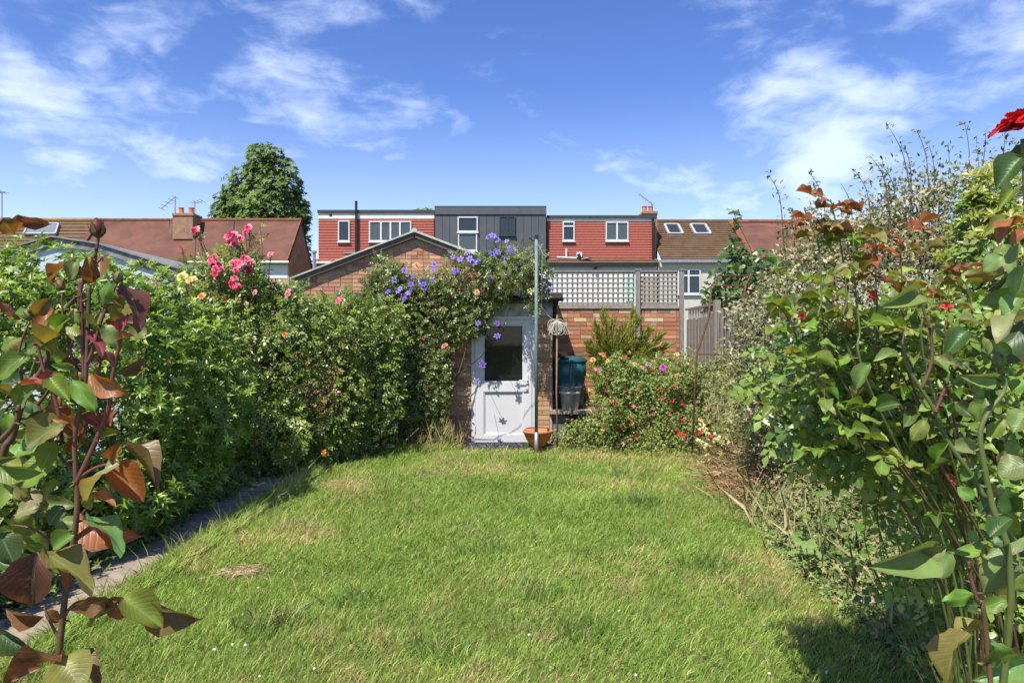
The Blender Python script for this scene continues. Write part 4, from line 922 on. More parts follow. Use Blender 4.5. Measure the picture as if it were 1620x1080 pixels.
# ================================================================= foreground rose on the right
RYD = 1.06
rr = thing('rose_bush', 'tall rose bush with large grey-green leaves and one red bloom', 'rose bush', (.80, RYD, 0))
cane(rr, [(.86, 1.12, -.03), (.86, 1.12, .6)] + pp([(1660,950),(1600,850),(1550,774),(1538,752),(1501,700),(1480,652),(1458,616),(1440,587),(1428,545)], 1.15), .005, .0026, GREENSTEM)
cane(rr, pp([(1458,615),(1474,572),(1472,526),(1463,496),(1452,459)], 1.15), .0034, .0018, BROWNSTEM)
cane(rr, pp([(1480,651),(1490,626),(1497,606)], 1.15), .004, .002, REDSTEM)
cane(rr, [(.80, 1.15, -.03), (.80, 1.15, .7)] + pp([(1600,940),(1570,800),(1559,746),(1551,688),(1562,655),(1590,615),(1583,580)], 1.1), .006, .003, GREENSTEM); bud(rr, P(1583,583,1.1), (-.15,0,1), .027, (.22,.24,.09), (.16,.22,.07))
cane(rr, [(.76, 1.05, -.03), (.76, 1.05, .7)] + pp([(1560,1000),(1547,952),(1538,921),(1532,887)], 1.06), .0045, .0025, BROWNSTEM)
cane(rr, [(.95, 1.2, -.03), (.95, 1.2, .9)] + pp([(1660,700),(1640,500),(1625,330),(1618,220)], 1.15), .008, .0035, GREENSTEM)
for q in range(3):
    link('flower', ROSE_FULL[q], rr, Matrix.Translation(P(1614+3*q, 205-6*q, 1.15)) @ Matrix.Rotation(-.35, 4, 'Y') @ Matrix.Rotation(.15*q, 4, 'X') @ Matrix.Scale(.088-.018*q, 4), (.50,.012,.015)) if q < 2 else None
hand_leaf(rr, (1606,196), (1580,210), 12, (.16,.006,.03), 1.14)
HR = [((1472,866),(1379,898),32,GRY),((1498,863),(1443,868),13,GRY),((1506,874),(1482,914),40,GRY),((1500,876),(1562,838),20,GRN),((1604,868),(1548,936),44,GRY),((1625,850),(1552,870),24,GRY),((1532,1000),(1474,1072),34,OLI),((1515,1012),(1566,978),20,OLI),((1625,1045),(1550,1076),32,GRY),
 ((1547,965),(1602,944),22,GRN),((1565,850),(1600,815),30,DGR),((1590,772),(1606,812),32,DGR),((1545,712),(1500,702),26,GRY),((1625,735),(1577,746),46,GRY),((1625,650),(1603,682),36,GRN),((1558,630),(1540,668),30,GRY),((1517,512),(1579,509),14,GRY),((1531,522),(1496,553),32,DGR),((1481,572),(1519,575),22,PAL),
 ((1625,508),(1582,562),52,DGR),((1625,503),(1566,522),16,PAL),((1625,552),(1584,575),24,GRY),((1465,663),(1440,694),24,GRN),((1421,563),(1382,567),15,GRY),((1376,574),(1352,614),24,GRY),((1448,461),(1397,486),22,GRY),((1576,597),(1526,597),14,GRY),((1425,638),(1384,646),28,DGR),((1616,248),(1576,292),40,DGR),((1622,230),(1600,262),30,DGR),
 ((1587,404),(1553,426),32,GRY),((1594,346),(1561,362),20,OLI),((1618,350),(1570,369),12,ORB),((1592,433),(1536,440),9,OLI),((1613,386),(1600,441),22,GRY),((1625,363),(1596,382),22,ORB),((1604,300),(1580,330),22,GRN),((1622,420),(1600,470),34,GRY),((1610,470),(1590,505),30,GRY),((1600,620),(1625,600),26,GRN),((1560,690),(1590,660),24,GRN),
 ((1545,735),(1520,760),22,GRN),((1500,700),(1478,730),20,GRN),((1540,790),(1515,770),22,GRN),((1600,905),(1625,940),30,GRN),((1570,1020),(1600,1060),40,GRN),((1540,940),(1505,950),16,GRN),((1600,560),(1570,540),18,GRN),((1610,700),(1590,720),30,GRY),((1570,790),(1545,810),26,DGR)]
for b_, t_, w_, c_ in HR: hand_leaf(rr, b_, t_, w_*1.05, c_, RYD + random.uniform(-.02, .12), dz=random.uniform(-.025,.025))
for k in range(70):
    x = random.uniform(1540, 1690); y = random.uniform(280, 1080); a = random.uniform(0, 6.28); ln = random.uniform(34, 62)
    hand_leaf(rr, (x, y), (x+ln*math.cos(a), y+ln*.7*math.sin(a)+8), ln*random.uniform(.3,.62), random.choice((GRN, DGR, GRY, OLI)), random.uniform(1.2, 1.45))

# mid-distance rose bush on the right
def mid_rose(label, specs, base, sz, young, YD, pal):
    t = thing('rose_bush', label, 'rose bush', base); st = MB()
    for (pts, y_) in specs:
        Ys = YD + random.uniform(-.15, .15)
        pts_ = [P(a, b, Ys) for a, b in pts]; b0 = Vector((base[0]+random.uniform(-.15,.15), base[1]+random.uniform(-.1,.15), -.03))
        cp = cane(t, [b0, b0.lerp(pts_[0], .5)+Vector((.10,0,.12))] + pts_, .0045, .002, random.choice((GREENSTEM, BROWNSTEM)), thorns=False)
        n = len(cp); i0 = int(n*.38)
        for i in range(i0, n, 2):
            f = (i-i0)/max(1, n-i0); d = Vector((random.uniform(-1,1), random.uniform(-1,.5), random.uniform(-.1,.45)))
            col = random.choice(pal)
            if y_ and f < .5 and random.random() < .5: continue
            if y_ and f > .55: col = random.choice(young)
            compound(t, st, cp[i], d, random.uniform(.055,.085), col, sz*random.uniform(.75,1.1)*(.8 if y_ and f > .6 else 1), 2 if random.random() < .5 else 1)
    o = st.build('leaf_stalks', GREENSTEM, t); o['kind'] = 'stuff'; return t
YNG = [(.24,.11,.035),(.27,.10,.03),(.16,.075,.03),(.21,.17,.045),(.24,.075,.03),(.19,.19,.05)]
PALG = [(.17,.29,.04), (.21,.33,.055), (.14,.25,.04), (.27,.35,.08), (.16,.26,.05), (.09,.17,.03)]
t1 = mid_rose('leafy rose bush with red-brown young shoots in front of variegated shrub', [([(1310,560),(1300,470),(1296,394),(1285,360),(1272,330)],1), ([(1345,560),(1340,470),(1331,394),(1322,350),(1314,315)],1), ([(1400,600),(1390,520),(1385,425),(1386,364)],1), ([(1440,600),(1430,520),(1428,462),(1423,368)],1), ([(1370,600),(1360,520),(1352,440),(1350,370)],1), ([(1290,600),(1255,520),(1225,470)],0), ([(1320,640),(1280,590),(1240,560)],0), ([(1460,560),(1475,480),(1480,430)],1)], (1.70, 2.35, 0), .062, YNG, 2.1, PALG)
t2 = mid_rose('lower green rose bush with orange buds above the dry stems', [([(1440,690),(1360,610),(1300,560),(1245,530)],0), ([(1430,720),(1350,660),(1290,620),(1235,610)],0), ([(1440,760),(1380,700),(1330,690),(1290,720)],0), ([(1450,640),(1400,560),(1360,520),(1330,500)],0), ([(1500,640),(1470,560),(1440,510)],0), ([(1470,780),(1420,740),(1390,720),(1350,740)],0), ([(1520,700),(1500,620),(1490,560),(1500,500)],0), ([(1400,640),(1330,560),(1280,500),(1225,480)],0), ([(1530,600),(1540,520),(1530,450)],0)], (1.80, 2.5, 0), .060, YNG, 2.2, PALG)
t3 = mid_rose('middle rose bush with dense green leaves between the two taller ones', [([(1420,560),(1340,500),(1280,450),(1235,440)],0), ([(1450,700),(1400,640),(1340,600),(1300,580)],0), ([(1460,520),(1420,460),(1390,440)],0), ([(1480,600),(1430,560),(1370,540),(1290,530)],0), ([(1520,560),(1500,480),(1510,420)],0), ([(1470,720),(1410,690),(1340,640),(1260,640)],0), ([(1500,780),(1460,720),(1440,660)],0), ([(1480,660),(1390,590),(1320,530),(1260,470)],0)], (1.75, 2.45, 0), .060, YNG, 2.35, PALG)
for t_, bl, sd_ in ((t1, [((1.32,2.55,1.52),(.26,.25,.20)),((1.62,2.6,1.45),(.28,.28,.28))], 71), (t3, [((1.2,2.75,1.42),(.24,.25,.24)),((1.55,2.75,1.35),(.35,.25,.34)),((1.9,2.7,1.5),(.3,.25,.4)),((1.95,2.5,.45),(.3,.3,.4))], 75), (t2, [((1.35,2.65,1.28),(.34,.25,.28)),((1.75,2.6,1.2),(.32,.28,.4)),((1.85,2.6,.75),(.35,.3,.45))], 73)):
    lp, ln_ = blob_shell(bl, 1150, .75, .35, 5, sd_); foliage(t_, pinnate(2,.66), lp, rnd_rot(ln_, .7, .45, .2), (.085,.13), [(4,(.19,.31,.045)),(3,(.26,.37,.07)),(2,(.10,.18,.035)),(1.5,(.33,.38,.10))], LEAF)
    twigs(t_, [(1.75,2.5,.0)], lp[RNG.choice(len(lp), 12)], GREENSTEM, .0032, 'stems')
for b_, s_2, c_ in (((1339,530),.034,(.62,.30,.10)),((1478,505),.030,(.62,.30,.08))): bud(t2, P(*b_, 2.15), (.05,-.2,1), s_2*1.3, c_, (.16,.22,.06))
for b_, c_ in (((1380,468),(.42,.06,.02)),((1498,485),(.40,.05,.04)),((1268,500),(.25,.02,.02)),((1503,757),(.5,.10,.03))): flower(t2, OPEN6, P(*b_, 2.15), .045, c_)

# ================================================================= hedge on the left
hd = thing('evergreen_hedge', 'dense glossy evergreen hedge along the left side of the path', 'hedge', (-3.6, 5, 0))
HB = [((-4.35,2.6,1.0),(.95,.9,1.0)),((-4.25,3.6,1.0),(.98,.9,1.0)),((-3.98,4.6,1.02),(.98,.9,1.1)),((-3.66,5.5,1.15),(.98,.85,1.22)),((-3.5,6.25,1.1),(.93,.75,1.22)),((-3.45,6.9,1.0),(.85,.6,1.08)),((-3.35,5.6,.45),(.66,1.5,.5)),((-3.45,3.6,.42),(.5,1.6,.45)),((-4.3,5.6,1.3),(.8,1.3,1.05)),((-4.6,3.6,1.05),(.8,1.5,1.0))]
hp_, hn_ = blob_shell(HB, 14500, .30, .13, 2.4, 4)
PH = [(5,(.135,.23,.024)),(4,(.20,.31,.036)),(3.4,(.30,.41,.06)),(1.5,(.075,.135,.02))]
W6 = whorl(7, .33, .4)
def whorl_rot(nr, up=.6, jit=.45):
    z = unit(nr*.75 + np.array(SUN)*(up+.35) + RNG.normal(size=nr.shape)*jit); return frames(np.cross(z, RNG.normal(size=nr.shape)), z)
near = np.argsort(np.linalg.norm(hp_ - np.array([0,0,1.6]), axis=1) + 10*(hn_[:,0] < .1) + 10*(hp_[:,1] < 3.6)); sel = near[:240]; rest = near[240:]
leaf_parts(hd, W6, hp_[sel], whorl_rot(hn_[sel]), (.075,.10), PH, LEAF)
foliage(hd, W6, hp_[rest], whorl_rot(hn_[rest]), (.062,.102), PH, LEAF)
twigs(hd, [(-3.6,3,0),(-3.6,4.2,0),(-3.6,5.2,0),(-3.5,6.2,0)], (hp_ - hn_*.15)[RNG.choice(len(hp_), 130)], BARK, .012, 'branches', .03)
# ground weeds between hedge and path
wd = thing('weed_strip', 'low weeds and seedlings along the hedge foot by the path', 'weeds', (-2.85, 5.5, 0)); n = 2800
wp_ = np.stack([RNG.normal(-2.98,.085,n), RNG.uniform(2.8,9.0,n), np.abs(RNG.normal(0,.08,n))+.01], 1); wp_[:,0] += .16*(hnoise(wp_, 1.5, 2)-.5)
foliage(wd, whorl(4,.5,.5), wp_, whorl_rot(np.tile([[.3,-.3,.8]], (n,1)), .5, .5), (.03,.06), [(3,(.10,.18,.04)),(2,(.15,.22,.06)),(1,(.20,.20,.08)),(1,(.30,.26,.13))], LEAF_MATT)
def strap(parent, base, n, ln, wd_, pal, spread=.8, name='strap_leaf'):
    for k in range(n):
        a = random.uniform(0, 6.28); d = Vector((math.cos(a)*random.uniform(.2,spread), math.sin(a)*random.uniform(.2,spread), 1)).normalized(); L_ = ln*random.uniform(.65,1.1); b = Vector(base)+Vector((random.uniform(-.05,.05), random.uniform(-.05,.05), -.01)); s = d.cross(Vector((0,0,1))).normalized()*wd_/2; mb = MB()
        prev = None
        for i in range(5):
            t = i/4; c = b + d*L_*t + Vector((d.x, d.y, -.55))*L_*t*t*.35; wv = s*(1-t**2.2*.95); row = (c-wv, c+wv)
            if prev: mb.poly([prev[0], prev[1], row[1], row[0]])
            prev = row
        mb.build(name, mat('strap_%d' % (k % 3), pal[k % len(pal)], .45, .15, 20, transl=.25), parent)
sg = thing('strap_leaf_clump', 'clump of long strap leaves beside the end of the path', 'plant', (-2.55, 8.1, 0))
strap(sg, (-2.66, 8.0, 0), 16, .55, .03, [(.17,.25,.09),(.13,.22,.06),(.24,.27,.10)], 1.4)

# ================================================================= climbing rose with pink blooms
cr = thing('climbing_rose', 'large climbing rose with clusters of pink blooms above the hedge end', 'rose', (-3.1, 8.6, 0))
CB = [((-3.75,8.2,1.2),(.75,.6,1.15)),((-3.15,8.5,1.15),(.7,.6,1.18)),((-2.6,9.0,1.1),(.7,.5,1.15)),((-2.15,9.5,1.1),(.6,.42,1.12)),((-3.0,8.2,.5),(.55,.55,.5)),((-2.55,8.9,.4),(.5,.5,.42)),((-3.45,8.45,2.35),(.36,.3,.35)),((-3.7,8.4,2.3),(.35,.3,.3)),((-4.4,8.6,1.3),(.6,.6,1.0))]
PR = [(5,(.145,.225,.034)),(4,(.23,.32,.05)),(2.8,(.33,.40,.11)),(2,(.07,.12,.025)),(.3,(.28,.14,.05))]
CB += [((-2.95,8.75,1.75),(.55,.42,.62)),((-2.35,9.3,1.65),(.55,.4,.65)),((-2.0,9.75,1.6),(.5,.35,.6)),((-3.5,8.6,1.7),(.6,.5,.7)),((-2.7,9.3,.9),(.8,.4,.9))]
cp_, cn_ = blob_shell(CB, 18500, .38, .2, 2.6, 8)
PIN = pinnate(2, .62)
nearc = np.argsort(cp_[:,1] - .5*cp_[:,2] + RNG.random(len(cp_))*.5); selc = nearc[:200]; restc = nearc[200:]
leaf_parts(cr, PIN, cp_[selc], rnd_rot(cn_[selc], .7, .45, .3), (.11,.155), PR, LEAF)
foliage(cr, PIN, cp_[restc], rnd_rot(cn_[restc], .7, .5, .3), (.095,.15), PR, LEAF)
twigs(cr, [(-3.6,8.5,0),(-3.1,8.6,0),(-2.5,9.2,0)], cp_[RNG.choice(len(cp_), 90)], BROWNSTEM, .014, 'stems')
PINK=(.76,.17,.28); DPINK=(.62,.05,.14); LPINK=(.80,.36,.44); YEL=(.72,.55,.20); PEA=(.72,.38,.20); ORG=(.62,.22,.06)
stk = MB()
def cluster(par, cx, cy, rx, ry, n, col, Y, size):
    for k in range(n):
        q = P(cx+random.uniform(-rx,rx), cy+random.uniform(-ry,ry), Y+random.uniform(-.12,.1)); flower(par, ROSE_FULL, q, size*random.uniform(.95,1.4), random.choice(col), (-.2,-.8,.45)); stk.tube([q, q+Vector((random.uniform(-.1,.1), .15, -.3))], .004, 4)
pk = [PINK, PINK, LPINK, DPINK]
cluster(cr, 310, 366, 9, 6, 4, pk, 8.3, .075); cluster(cr, 290, 395, 3, 5, 2, [DPINK], 8.3, .06)
cluster(cr, 372, 380, 13, 9, 11, pk, 8.3, .085); cluster(cr, 391, 366, 8, 6, 6, pk, 8.3, .08); cluster(cr, 385, 418, 15, 12, 16, pk, 8.0, .085); cluster(cr, 340, 412, 7, 8, 5, [DPINK, PINK], 8.0, .08)
cluster(cr, 350, 425, 9, 8, 7, pk, 7.95, .08); cluster(cr, 373, 445, 8, 10, 7, [PINK, DPINK], 8.0, .075); cluster(cr, 430, 404, 5, 4, 2, [LPINK], 8.3, .06); cluster(cr, 455, 463, 3, 3, 2, pk, 8.2, .065); cluster(cr, 537, 474, 5, 3, 3, pk, 8.9, .065); cluster(cr, 400, 465, 4, 4, 1, [LPINK], 8.0, .06)
cluster(cr, 290, 442, 3, 4, 2, [(.75,.60,.30)], 7.7, .11); cluster(cr, 304, 444, 3, 3, 2, [(.72,.55,.25)], 7.7, .10); cluster(cr, 318, 467, 3, 3, 1, [PEA], 7.7, .10); cluster(cr, 451, 530, 2, 4, 1, [ORG], 8.0, .07); cluster(cr, 386, 478, 6, 4, 2, [(.6,.45,.28)], 7.9, .06); cluster(cr, 513, 716, 1, 1, 1, [(.62,.28,.07)], 8.55, .09); cluster(cr, 331, 432, 2, 2, 1, [RED], 8.0, .04)
o = stk.build('flower_stalks', GREENSTEM, cr); o['kind'] = 'stuff'
for tgt, z0 in ((P(315,364,8.3), 2.2), (P(292,396,8.3), 2.1), (P(410,352,8.3), 2.3), (P(395,372,8.3), 2.3)):
    a0 = Vector((tgt.x-.1, 8.45, z0)); cane(cr, [a0, a0.lerp(tgt, .5)+Vector((.06,0,0)), tgt], .006, .003, GREENSTEM, 'shoot', False)
    q = np.array([list(a0.lerp(tgt, f)) for f in RNG.random(26)]) + RNG.normal(0,.05,(26,3)); foliage(cr, PIN, q, rnd_rot(np.tile([[0,-.5,.5]],(26,1)), .5, .6), (.07,.11), PR, LEAF, 'shoot_leaves')

# ================================================================= arch of rose and clematis over the door
ca = thing('clematis_arch', 'rambling rose and purple clematis arching over the white door', 'climber', (-1.2, 10.1, 0))
AB = [((-1.95,9.65,1.35),(.5,.38,1.0)),((-1.45,9.65,1.85),(.62,.36,.72)),((-1.0,9.6,2.05),(.55,.32,.58)),((-.55,9.55,2.45),(.5,.28,.42)),((-.15,9.5,2.60),(.42,.24,.36)),((.15,9.5,2.62),(.28,.2,.28)),((-.66,9.5,1.92),(.26,.12,.24)),((-1.75,9.7,2.45),(.25,.2,.35)),((-1.85,9.6,.55),(.35,.3,.5)),((.32,9.5,2.45),(.12,.12,.42)),((-1.3,9.6,1.35),(.42,.3,.35)),((-.42,9.5,2.05),(.22,.10,.12))]
AS = 10.36/9.55
def arch_blob(b):
    (x, y_, z), r_ = b; s_2 = AS if x < .1 else 1.03
    return ((x*s_2, y_*s_2, CAMZ+(z-CAMZ)*s_2 if z > .9 else z), (r_[0]*1.08, min(r_[1], .22) if x > -1.2 else r_[1], r_[2]*1.06))
AB = [arch_blob(b) for b in AB]
AB += [((-1.25,10.22,.8),(.3,.18,.62)),((-1.5,10.1,.3),(.4,.25,.32)),((-1.9,10.35,2.5),(.3,.2,.42)),((-1.85,10.15,.7),(.45,.3,.75)),((-1.45,10.25,1.05),(.4,.22,.5)),((-2.1,10.0,1.2),(.45,.35,.9)),((-1.35,10.3,.35),(.3,.15,.35))]
ap_, an_ = blob_shell(AB, 13500, .55, .24, 3.2, 12)
PA = [(5,(.14,.20,.045)),(4,(.20,.26,.07)),(2.2,(.27,.31,.12)),(2,(.06,.10,.03)),(.6,(.26,.14,.06))]
foliage(ca, PIN, ap_, rnd_rot(an_, .6, .6, .3), (.09,.14), PA, LEAF)
for bx0, pts in ((-1.62, [(650,600),(655,520)]), (-1.35, [(690,610),(700,500)]), (-1.15, [(716,600),(705,540),(700,480)]), (-1.9, [(610,600),(600,500)]), (-1.0, [(722,600),(735,560),(760,470),(820,410)]), (-1.5, [(668,640),(672,560)]), (-1.25, [(698,640),(720,440),(790,400),(846,400)])):
    cane(ca, [(bx0*1.08, 10.32+random.uniform(-.08,.08), -.03), (bx0*1.08+.02, 10.32, .45)] + [P(a, b, 10.34) for a, b in pts], .017, .006, BARK, 'stem', False)
twigs(ca, [(-1.65,10.32,.5),(-1.3,10.32,.8),(-1.1,10.34,1.6)], ap_[RNG.choice(len(ap_), 60)], BARK, .008, 'twigs')
n = 420; q = np.stack([RNG.uniform(-2.0,-.75,n), RNG.normal(10.0,.12,n), np.zeros(n)], 1)      # dry stalks round the stems
lv, lf = leaf_t(.018, 0, .2); foliage(ca, (lv, lf), q, frames(RNG.normal(size=(n,3))*.25+np.array([0,0,1]), RNG.normal(size=(n,3))), (.18,.55), [(3,(.30,.22,.11)),(2,(.20,.22,.08)),(1,(.14,.09,.05))], DRY, 'dry_stalks')
VIO=(.20,.13,.52); LIL=(.33,.25,.66)
CL = [(720,40),(785,65),(715,125),(745,118),(620,160),(650,158),(540,215),(300,205),(330,235),(330,270),(250,248),(222,305),(280,290),(295,325),(330,295),(390,270),(435,205),(440,175),(565,150),(600,120),(530,140),(800,100),(820,115),(770,155),(835,180),(880,150),(885,230),(855,315),(740,455),(740,515),(650,455),(645,730),(950,210),(975,260),(965,290),(975,340),(705,240),(430,250),(915,140),(940,240),(990,270),(670,650),(740,60),(700,45),(810,95),(320,310),(270,300),(630,170),(610,150),(735,110),(800,120),(780,140),(845,190),(300,340),(395,285),(380,260),(545,205),(870,165),(960,250),(985,300)]
stk = MB()
for a, b in CL:
    q = P(540+a/3, 360+b/3, 10.08+random.uniform(-.05,.08)); flower(ca, OPEN6, q, random.uniform(.075,.12), random.choice((VIO, VIO, LIL)), (-.1,-.9,.35), .4); stk.tube([q, q+Vector((random.uniform(-.08,.08), .3, -.03))], .003, 4)
for a, b, c_, sz in ((659,420,PEA,.10),(704,548,PEA,.12),(755,463,PEA,.10),(650,555,RED,.06),(683,480,(.35,.13,.05),.07)):
    q = P(a, b, 10.05); flower(ca, ROSE_FULL, q, sz, c_, (0,-.9,.3)); stk.tube([q, q+Vector((0,.3,-.03))], .003, 4)
o = stk.build('flower_stalks', GREENSTEM, ca); o['kind'] = 'stuff'

# ================================================================= flower bed in front of the brick wall
fb = thing('salvia_bush', 'bushy flowering plant dotted with small red flowers below the brick wall', 'bush', (1.6, 9.8, 0))
FB = [((2.75,9.4,.4),(.35,.4,.45)),((2.3,9.7,.95),(.3,.3,.35)),((1.75,9.95,1.0),(.28,.28,.3)),((1.0,9.95,.18),(.42,.3,.24)),((1.58,10.0,.5),(.44,.42,.48)),((1.95,9.85,.55),(.5,.42,.55)),((2.4,9.7,.42),(.45,.42,.5)),((1.5,9.7,.25),(.7,.3,.28)),((2.2,9.45,.22),(.6,.3,.26)),((1.3,9.9,.38),(.3,.3,.32))]
for k in range(34): FB.append(((random.uniform(1.15,3.0), random.uniform(9.3,10.1), random.uniform(.3,1.25)), (random.uniform(.08,.2),)*2+(random.uniform(.12,.3),)))
fp, fn = blob_shell(FB, 30000, .6, .5, 5, 21)
PF = [(5,(.18,.265,.05)),(4,(.25,.32,.08)),(2.4,(.34,.37,.13)),(1.3,(.08,.14,.035)),(.6,(.36,.32,.17))]
foliage(fb, leaf_t(.52), fp, rnd_rot(fn, .5, .6), (.03,.058), PF, LEAF_MATT)
twigs(fb, [(1.1,9.95,0),(1.6,9.9,0),(2.2,9.7,0)], fp[RNG.choice(len(fp), 70)], BROWNSTEM, .008, 'stems')
stk = MB()
for k in range(210):
    i = random.randrange(len(fp)); q = Vector(fp[i]) + Vector((0, -random.uniform(.06,.30), .05))
    if fn[i][1] > -.2: continue
    flower(fb, TINY, q, random.uniform(.04,.065), random.choice(((.55,.02,.03),(.60,.05,.06),(.50,.01,.02),(.65,.22,.22))), (0,-.8,.5)); stk.tube([q, Vector(fp[i])], .0018, 3)
o = stk.build('flower_stalks', GREENSTEM, fb); o['kind'] = 'stuff'
rb = thing('shrub_rose', 'shrub rose with yellow, pink and magenta blooms above the red-flowered bush', 'rose', (1.9, 10.1, 0))
rp_, rn_ = blob_shell([((1.48,10.2,1.02),(.34,.3,.34)),((2.15,10.0,1.05),(.42,.32,.38)),((1.75,10.1,.9),(.45,.3,.35))], 1500, .5, .25, 4, 25)
foliage(rb, PIN, rp_, rnd_rot(rn_, .6, .5), (.07,.11), PR, LEAF)
twigs(rb, [(1.6,10.1,0),(1.9,10.1,0)], rp_[RNG.choice(len(rp_), 24)], GREENSTEM, .009, 'stems')
stk = MB()
for a, b, c_, sz in ((355,320,PEA,.13),(390,352,YEL,.07),(470,335,YEL,.08),(325,410,LPINK,.12),(640,375,(.62,.30,.55),.10),(728,395,(.50,.10,.40),.12),(812,313,YEL,.09),(875,375,YEL,.08),(285,533,YEL,.10),(555,375,(.7,.6,.4),.09),(600,392,LPINK,.07),(300,345,PEA,.09)):
    q = P(860+a/3.858, 480+b/3.858, 9.68); flower(rb, ROSE_FULL, q, sz, c_, (0,-.6,.6)); stk.tube([q, q+Vector((0,.35,-.2))], .004, 4)
o = stk.build('flower_stalks', GREENSTEM, rb); o['kind'] = 'stuff'
# feathery conifer against the wall
yw = thing('young_conifer', 'young feathery yellow-green conifer against the brick wall', 'conifer', (1.65, 11.3, 0))
MB().tube([(1.65,11.3,-.03),(1.66,11.3,.9),(1.62,11.3,1.5)], [.03,.02,.008], 7).build('trunk', BARK, yw, smooth=True)
pl = []; tipd = []
for k, (px_, py_) in enumerate([(955,492),(942,515),(1000,492),(1008,505),(1028,522),(1045,530),(970,508),(985,520),(1055,548),(930,545),(1020,540),(960,540),(990,548),(1035,556),(945,560),(1060,570),(975,565),(1005,570)]):
    tip = P(px_, py_, 11.1+random.uniform(-.15,.2)); b0 = Vector((1.65, 11.3, random.uniform(.5, 1.15))); cane(yw, [b0, b0.lerp(tip,.5)+Vector((0,0,-.04)), tip], .008, .003, BROWNSTEM, 'branch', False)
    for f in RNG.random(420)**.8:
        c = b0.lerp(tip, f); d = (tip-b0).normalized(); o_ = Vector(RNG.normal(size=3))*.09*(1.2-f); pl.append(list(c+o_)); tipd.append(list(d*1.0 + o_*10))
pl = np.array(pl); foliage(yw, leaf_t(.2,.02,.05), pl, frames(np.array(tipd), RNG.normal(size=pl.shape)+np.array([0,-.5,.6])), (.06,.14), [(4,(.24,.28,.04)),(3,(.18,.23,.035)),(2,(.34,.33,.06)),(1,(.12,.15,.03))], LEAF_MATT)

# ================================================================= right-hand border
wr = thing('wild_border', 'tangle of grey-green weeds with tiny white flowers below the fence', 'weeds', (2.8, 8.5, 0))
wp2, wn2 = blob_shell([((2.85,9.1,.75),(.38,.6,.78)),((2.75,8.1,.65),(.42,.6,.72)),((2.7,7.2,.6),(.42,.6,.7)),((2.95,8.3,1.1),(.25,.9,.45))], 5200, .6, .3, 4, 31)
foliage(wr, whorl(4,.34,.6), wp2, whorl_rot(wn2, .8, .6), (.03,.06), [(4,(.20,.24,.08)),(3,(.28,.29,.12)),(2,(.15,.20,.06)),(1.5,(.38,.35,.18)),(1,(.33,.31,.07))], LEAF_MATT)
twigs(wr, [(2.85,9,0),(2.8,8.1,0),(2.75,7.2,0)], wp2[RNG.choice(len(wp2), 150)], mat('pale_stalk', (.26,.24,.11), .8, .2, 20), .005, 'stalks', .1, 4, 3)
for k in range(70):
    i = random.randrange(len(wp2)); flower(wr, TINY, Vector(wp2[i])+Vector((0,-.03,.03)), random.uniform(.015,.03), (.75,.74,.66))
si = thing('sisyrinchium_clump', 'clump of sword leaves with cream flower spikes at the lawn edge', 'plant', (2.45, 7.9, 0))
strap(si, (2.56, 7.85, 0), 22, .60, .03, [(.22,.26,.11),(.17,.23,.08),(.28,.28,.13)], .7)
for k in range(20):
    tip = P(random.uniform(1100,1200), random.uniform(648,745), random.uniform(7.7,7.95)); b0 = Vector((2.42+random.uniform(-.12,.12), 7.9, 0)); MB().tube([b0, b0.lerp(tip,.6)+Vector((0,0,.05)), tip], [.005,.004,.003], 4).build('flower_spike', GREENSTEM, si)
    for q in range(6): flower(si, TINY, b0.lerp(tip, .78+.04*q)+Vector((random.uniform(-.025,.025),-.02,random.uniform(-.02,.03))), random.uniform(.03,.05), (.70,.64,.30), (0,-.6,.8))
hp2 = thing('cut_stem_heap', 'heap of dry brown cut stems lying on the lawn edge', 'heap', (2.55, 7.3, 0))
n = 6500; q = np.stack([RNG.normal(2.6,.26,n), RNG.normal(7.0,.85,n), np.abs(RNG.normal(0,.17,n))+.02], 1); q[:,2] *= .4+1.6*np.clip((q[:,0]-2.2)/.5, 0, 1); q = q[q[:,0] > 2.1]; n = len(q)
ax = RNG.normal(size=(n,3))*np.array([1,1,.45])+np.array([-.5,-.2,.25]); foliage(hp2, leaf_t(.035,.0,.06), q, frames(ax, RNG.normal(size=(n,3))+np.array([0,0,1.5])), (.06,.28), [(4,(.34,.23,.12)),(3,(.24,.15,.08)),(2,(.40,.31,.18)),(1.5,(.16,.18,.06)),(.8,(.42,.18,.07))], DRY, 'dry_stems')
for k in range(34):
    a = Vector((random.uniform(2.1,2.8), random.uniform(6.2,8.1), random.uniform(.02,.3))); d = Vector((random.uniform(-1,.6), random.uniform(-.6,.6), random.uniform(-.15,.3))).normalized()*random.uniform(.25,.6); d.z = max(d.z, -a.z+.02)
    MB().tube([a, a+d*.5+Vector((0,0,.03)), a+d], [.0038,.003,.002], 4).build('cut_stem', mat('cut_stem_%d' % (k % 2), ((.36,.22,.11),(.42,.20,.08))[k % 2], .8, .3, 20), hp2)
gc = thing('ground_cover', 'leafy ground cover and seedlings spilling over the right lawn edge', 'ground cover', (2.4, 4.6, 0))
n = 11000; q = np.stack([RNG.uniform(1.8,3.2,n), RNG.uniform(2.0,6.9,n), np.zeros(n)], 1)
er_ = np.interp(q[:,1], [a for a,_ in EDGE_R], [b for _,b in EDGE_R]); q = q[q[:,0] > er_ - .06*RNG.random(n)]; e2 = np.interp(q[:,1], [a for a,_ in EDGE_R], [b for _,b in EDGE_R]); n = len(q)
q[:,2] = .02 + RNG.random(n)*(.10 + np.clip((q[:,0]-e2)*.9, 0, .75)*(.5+hnoise(q, 2.0, 6)))
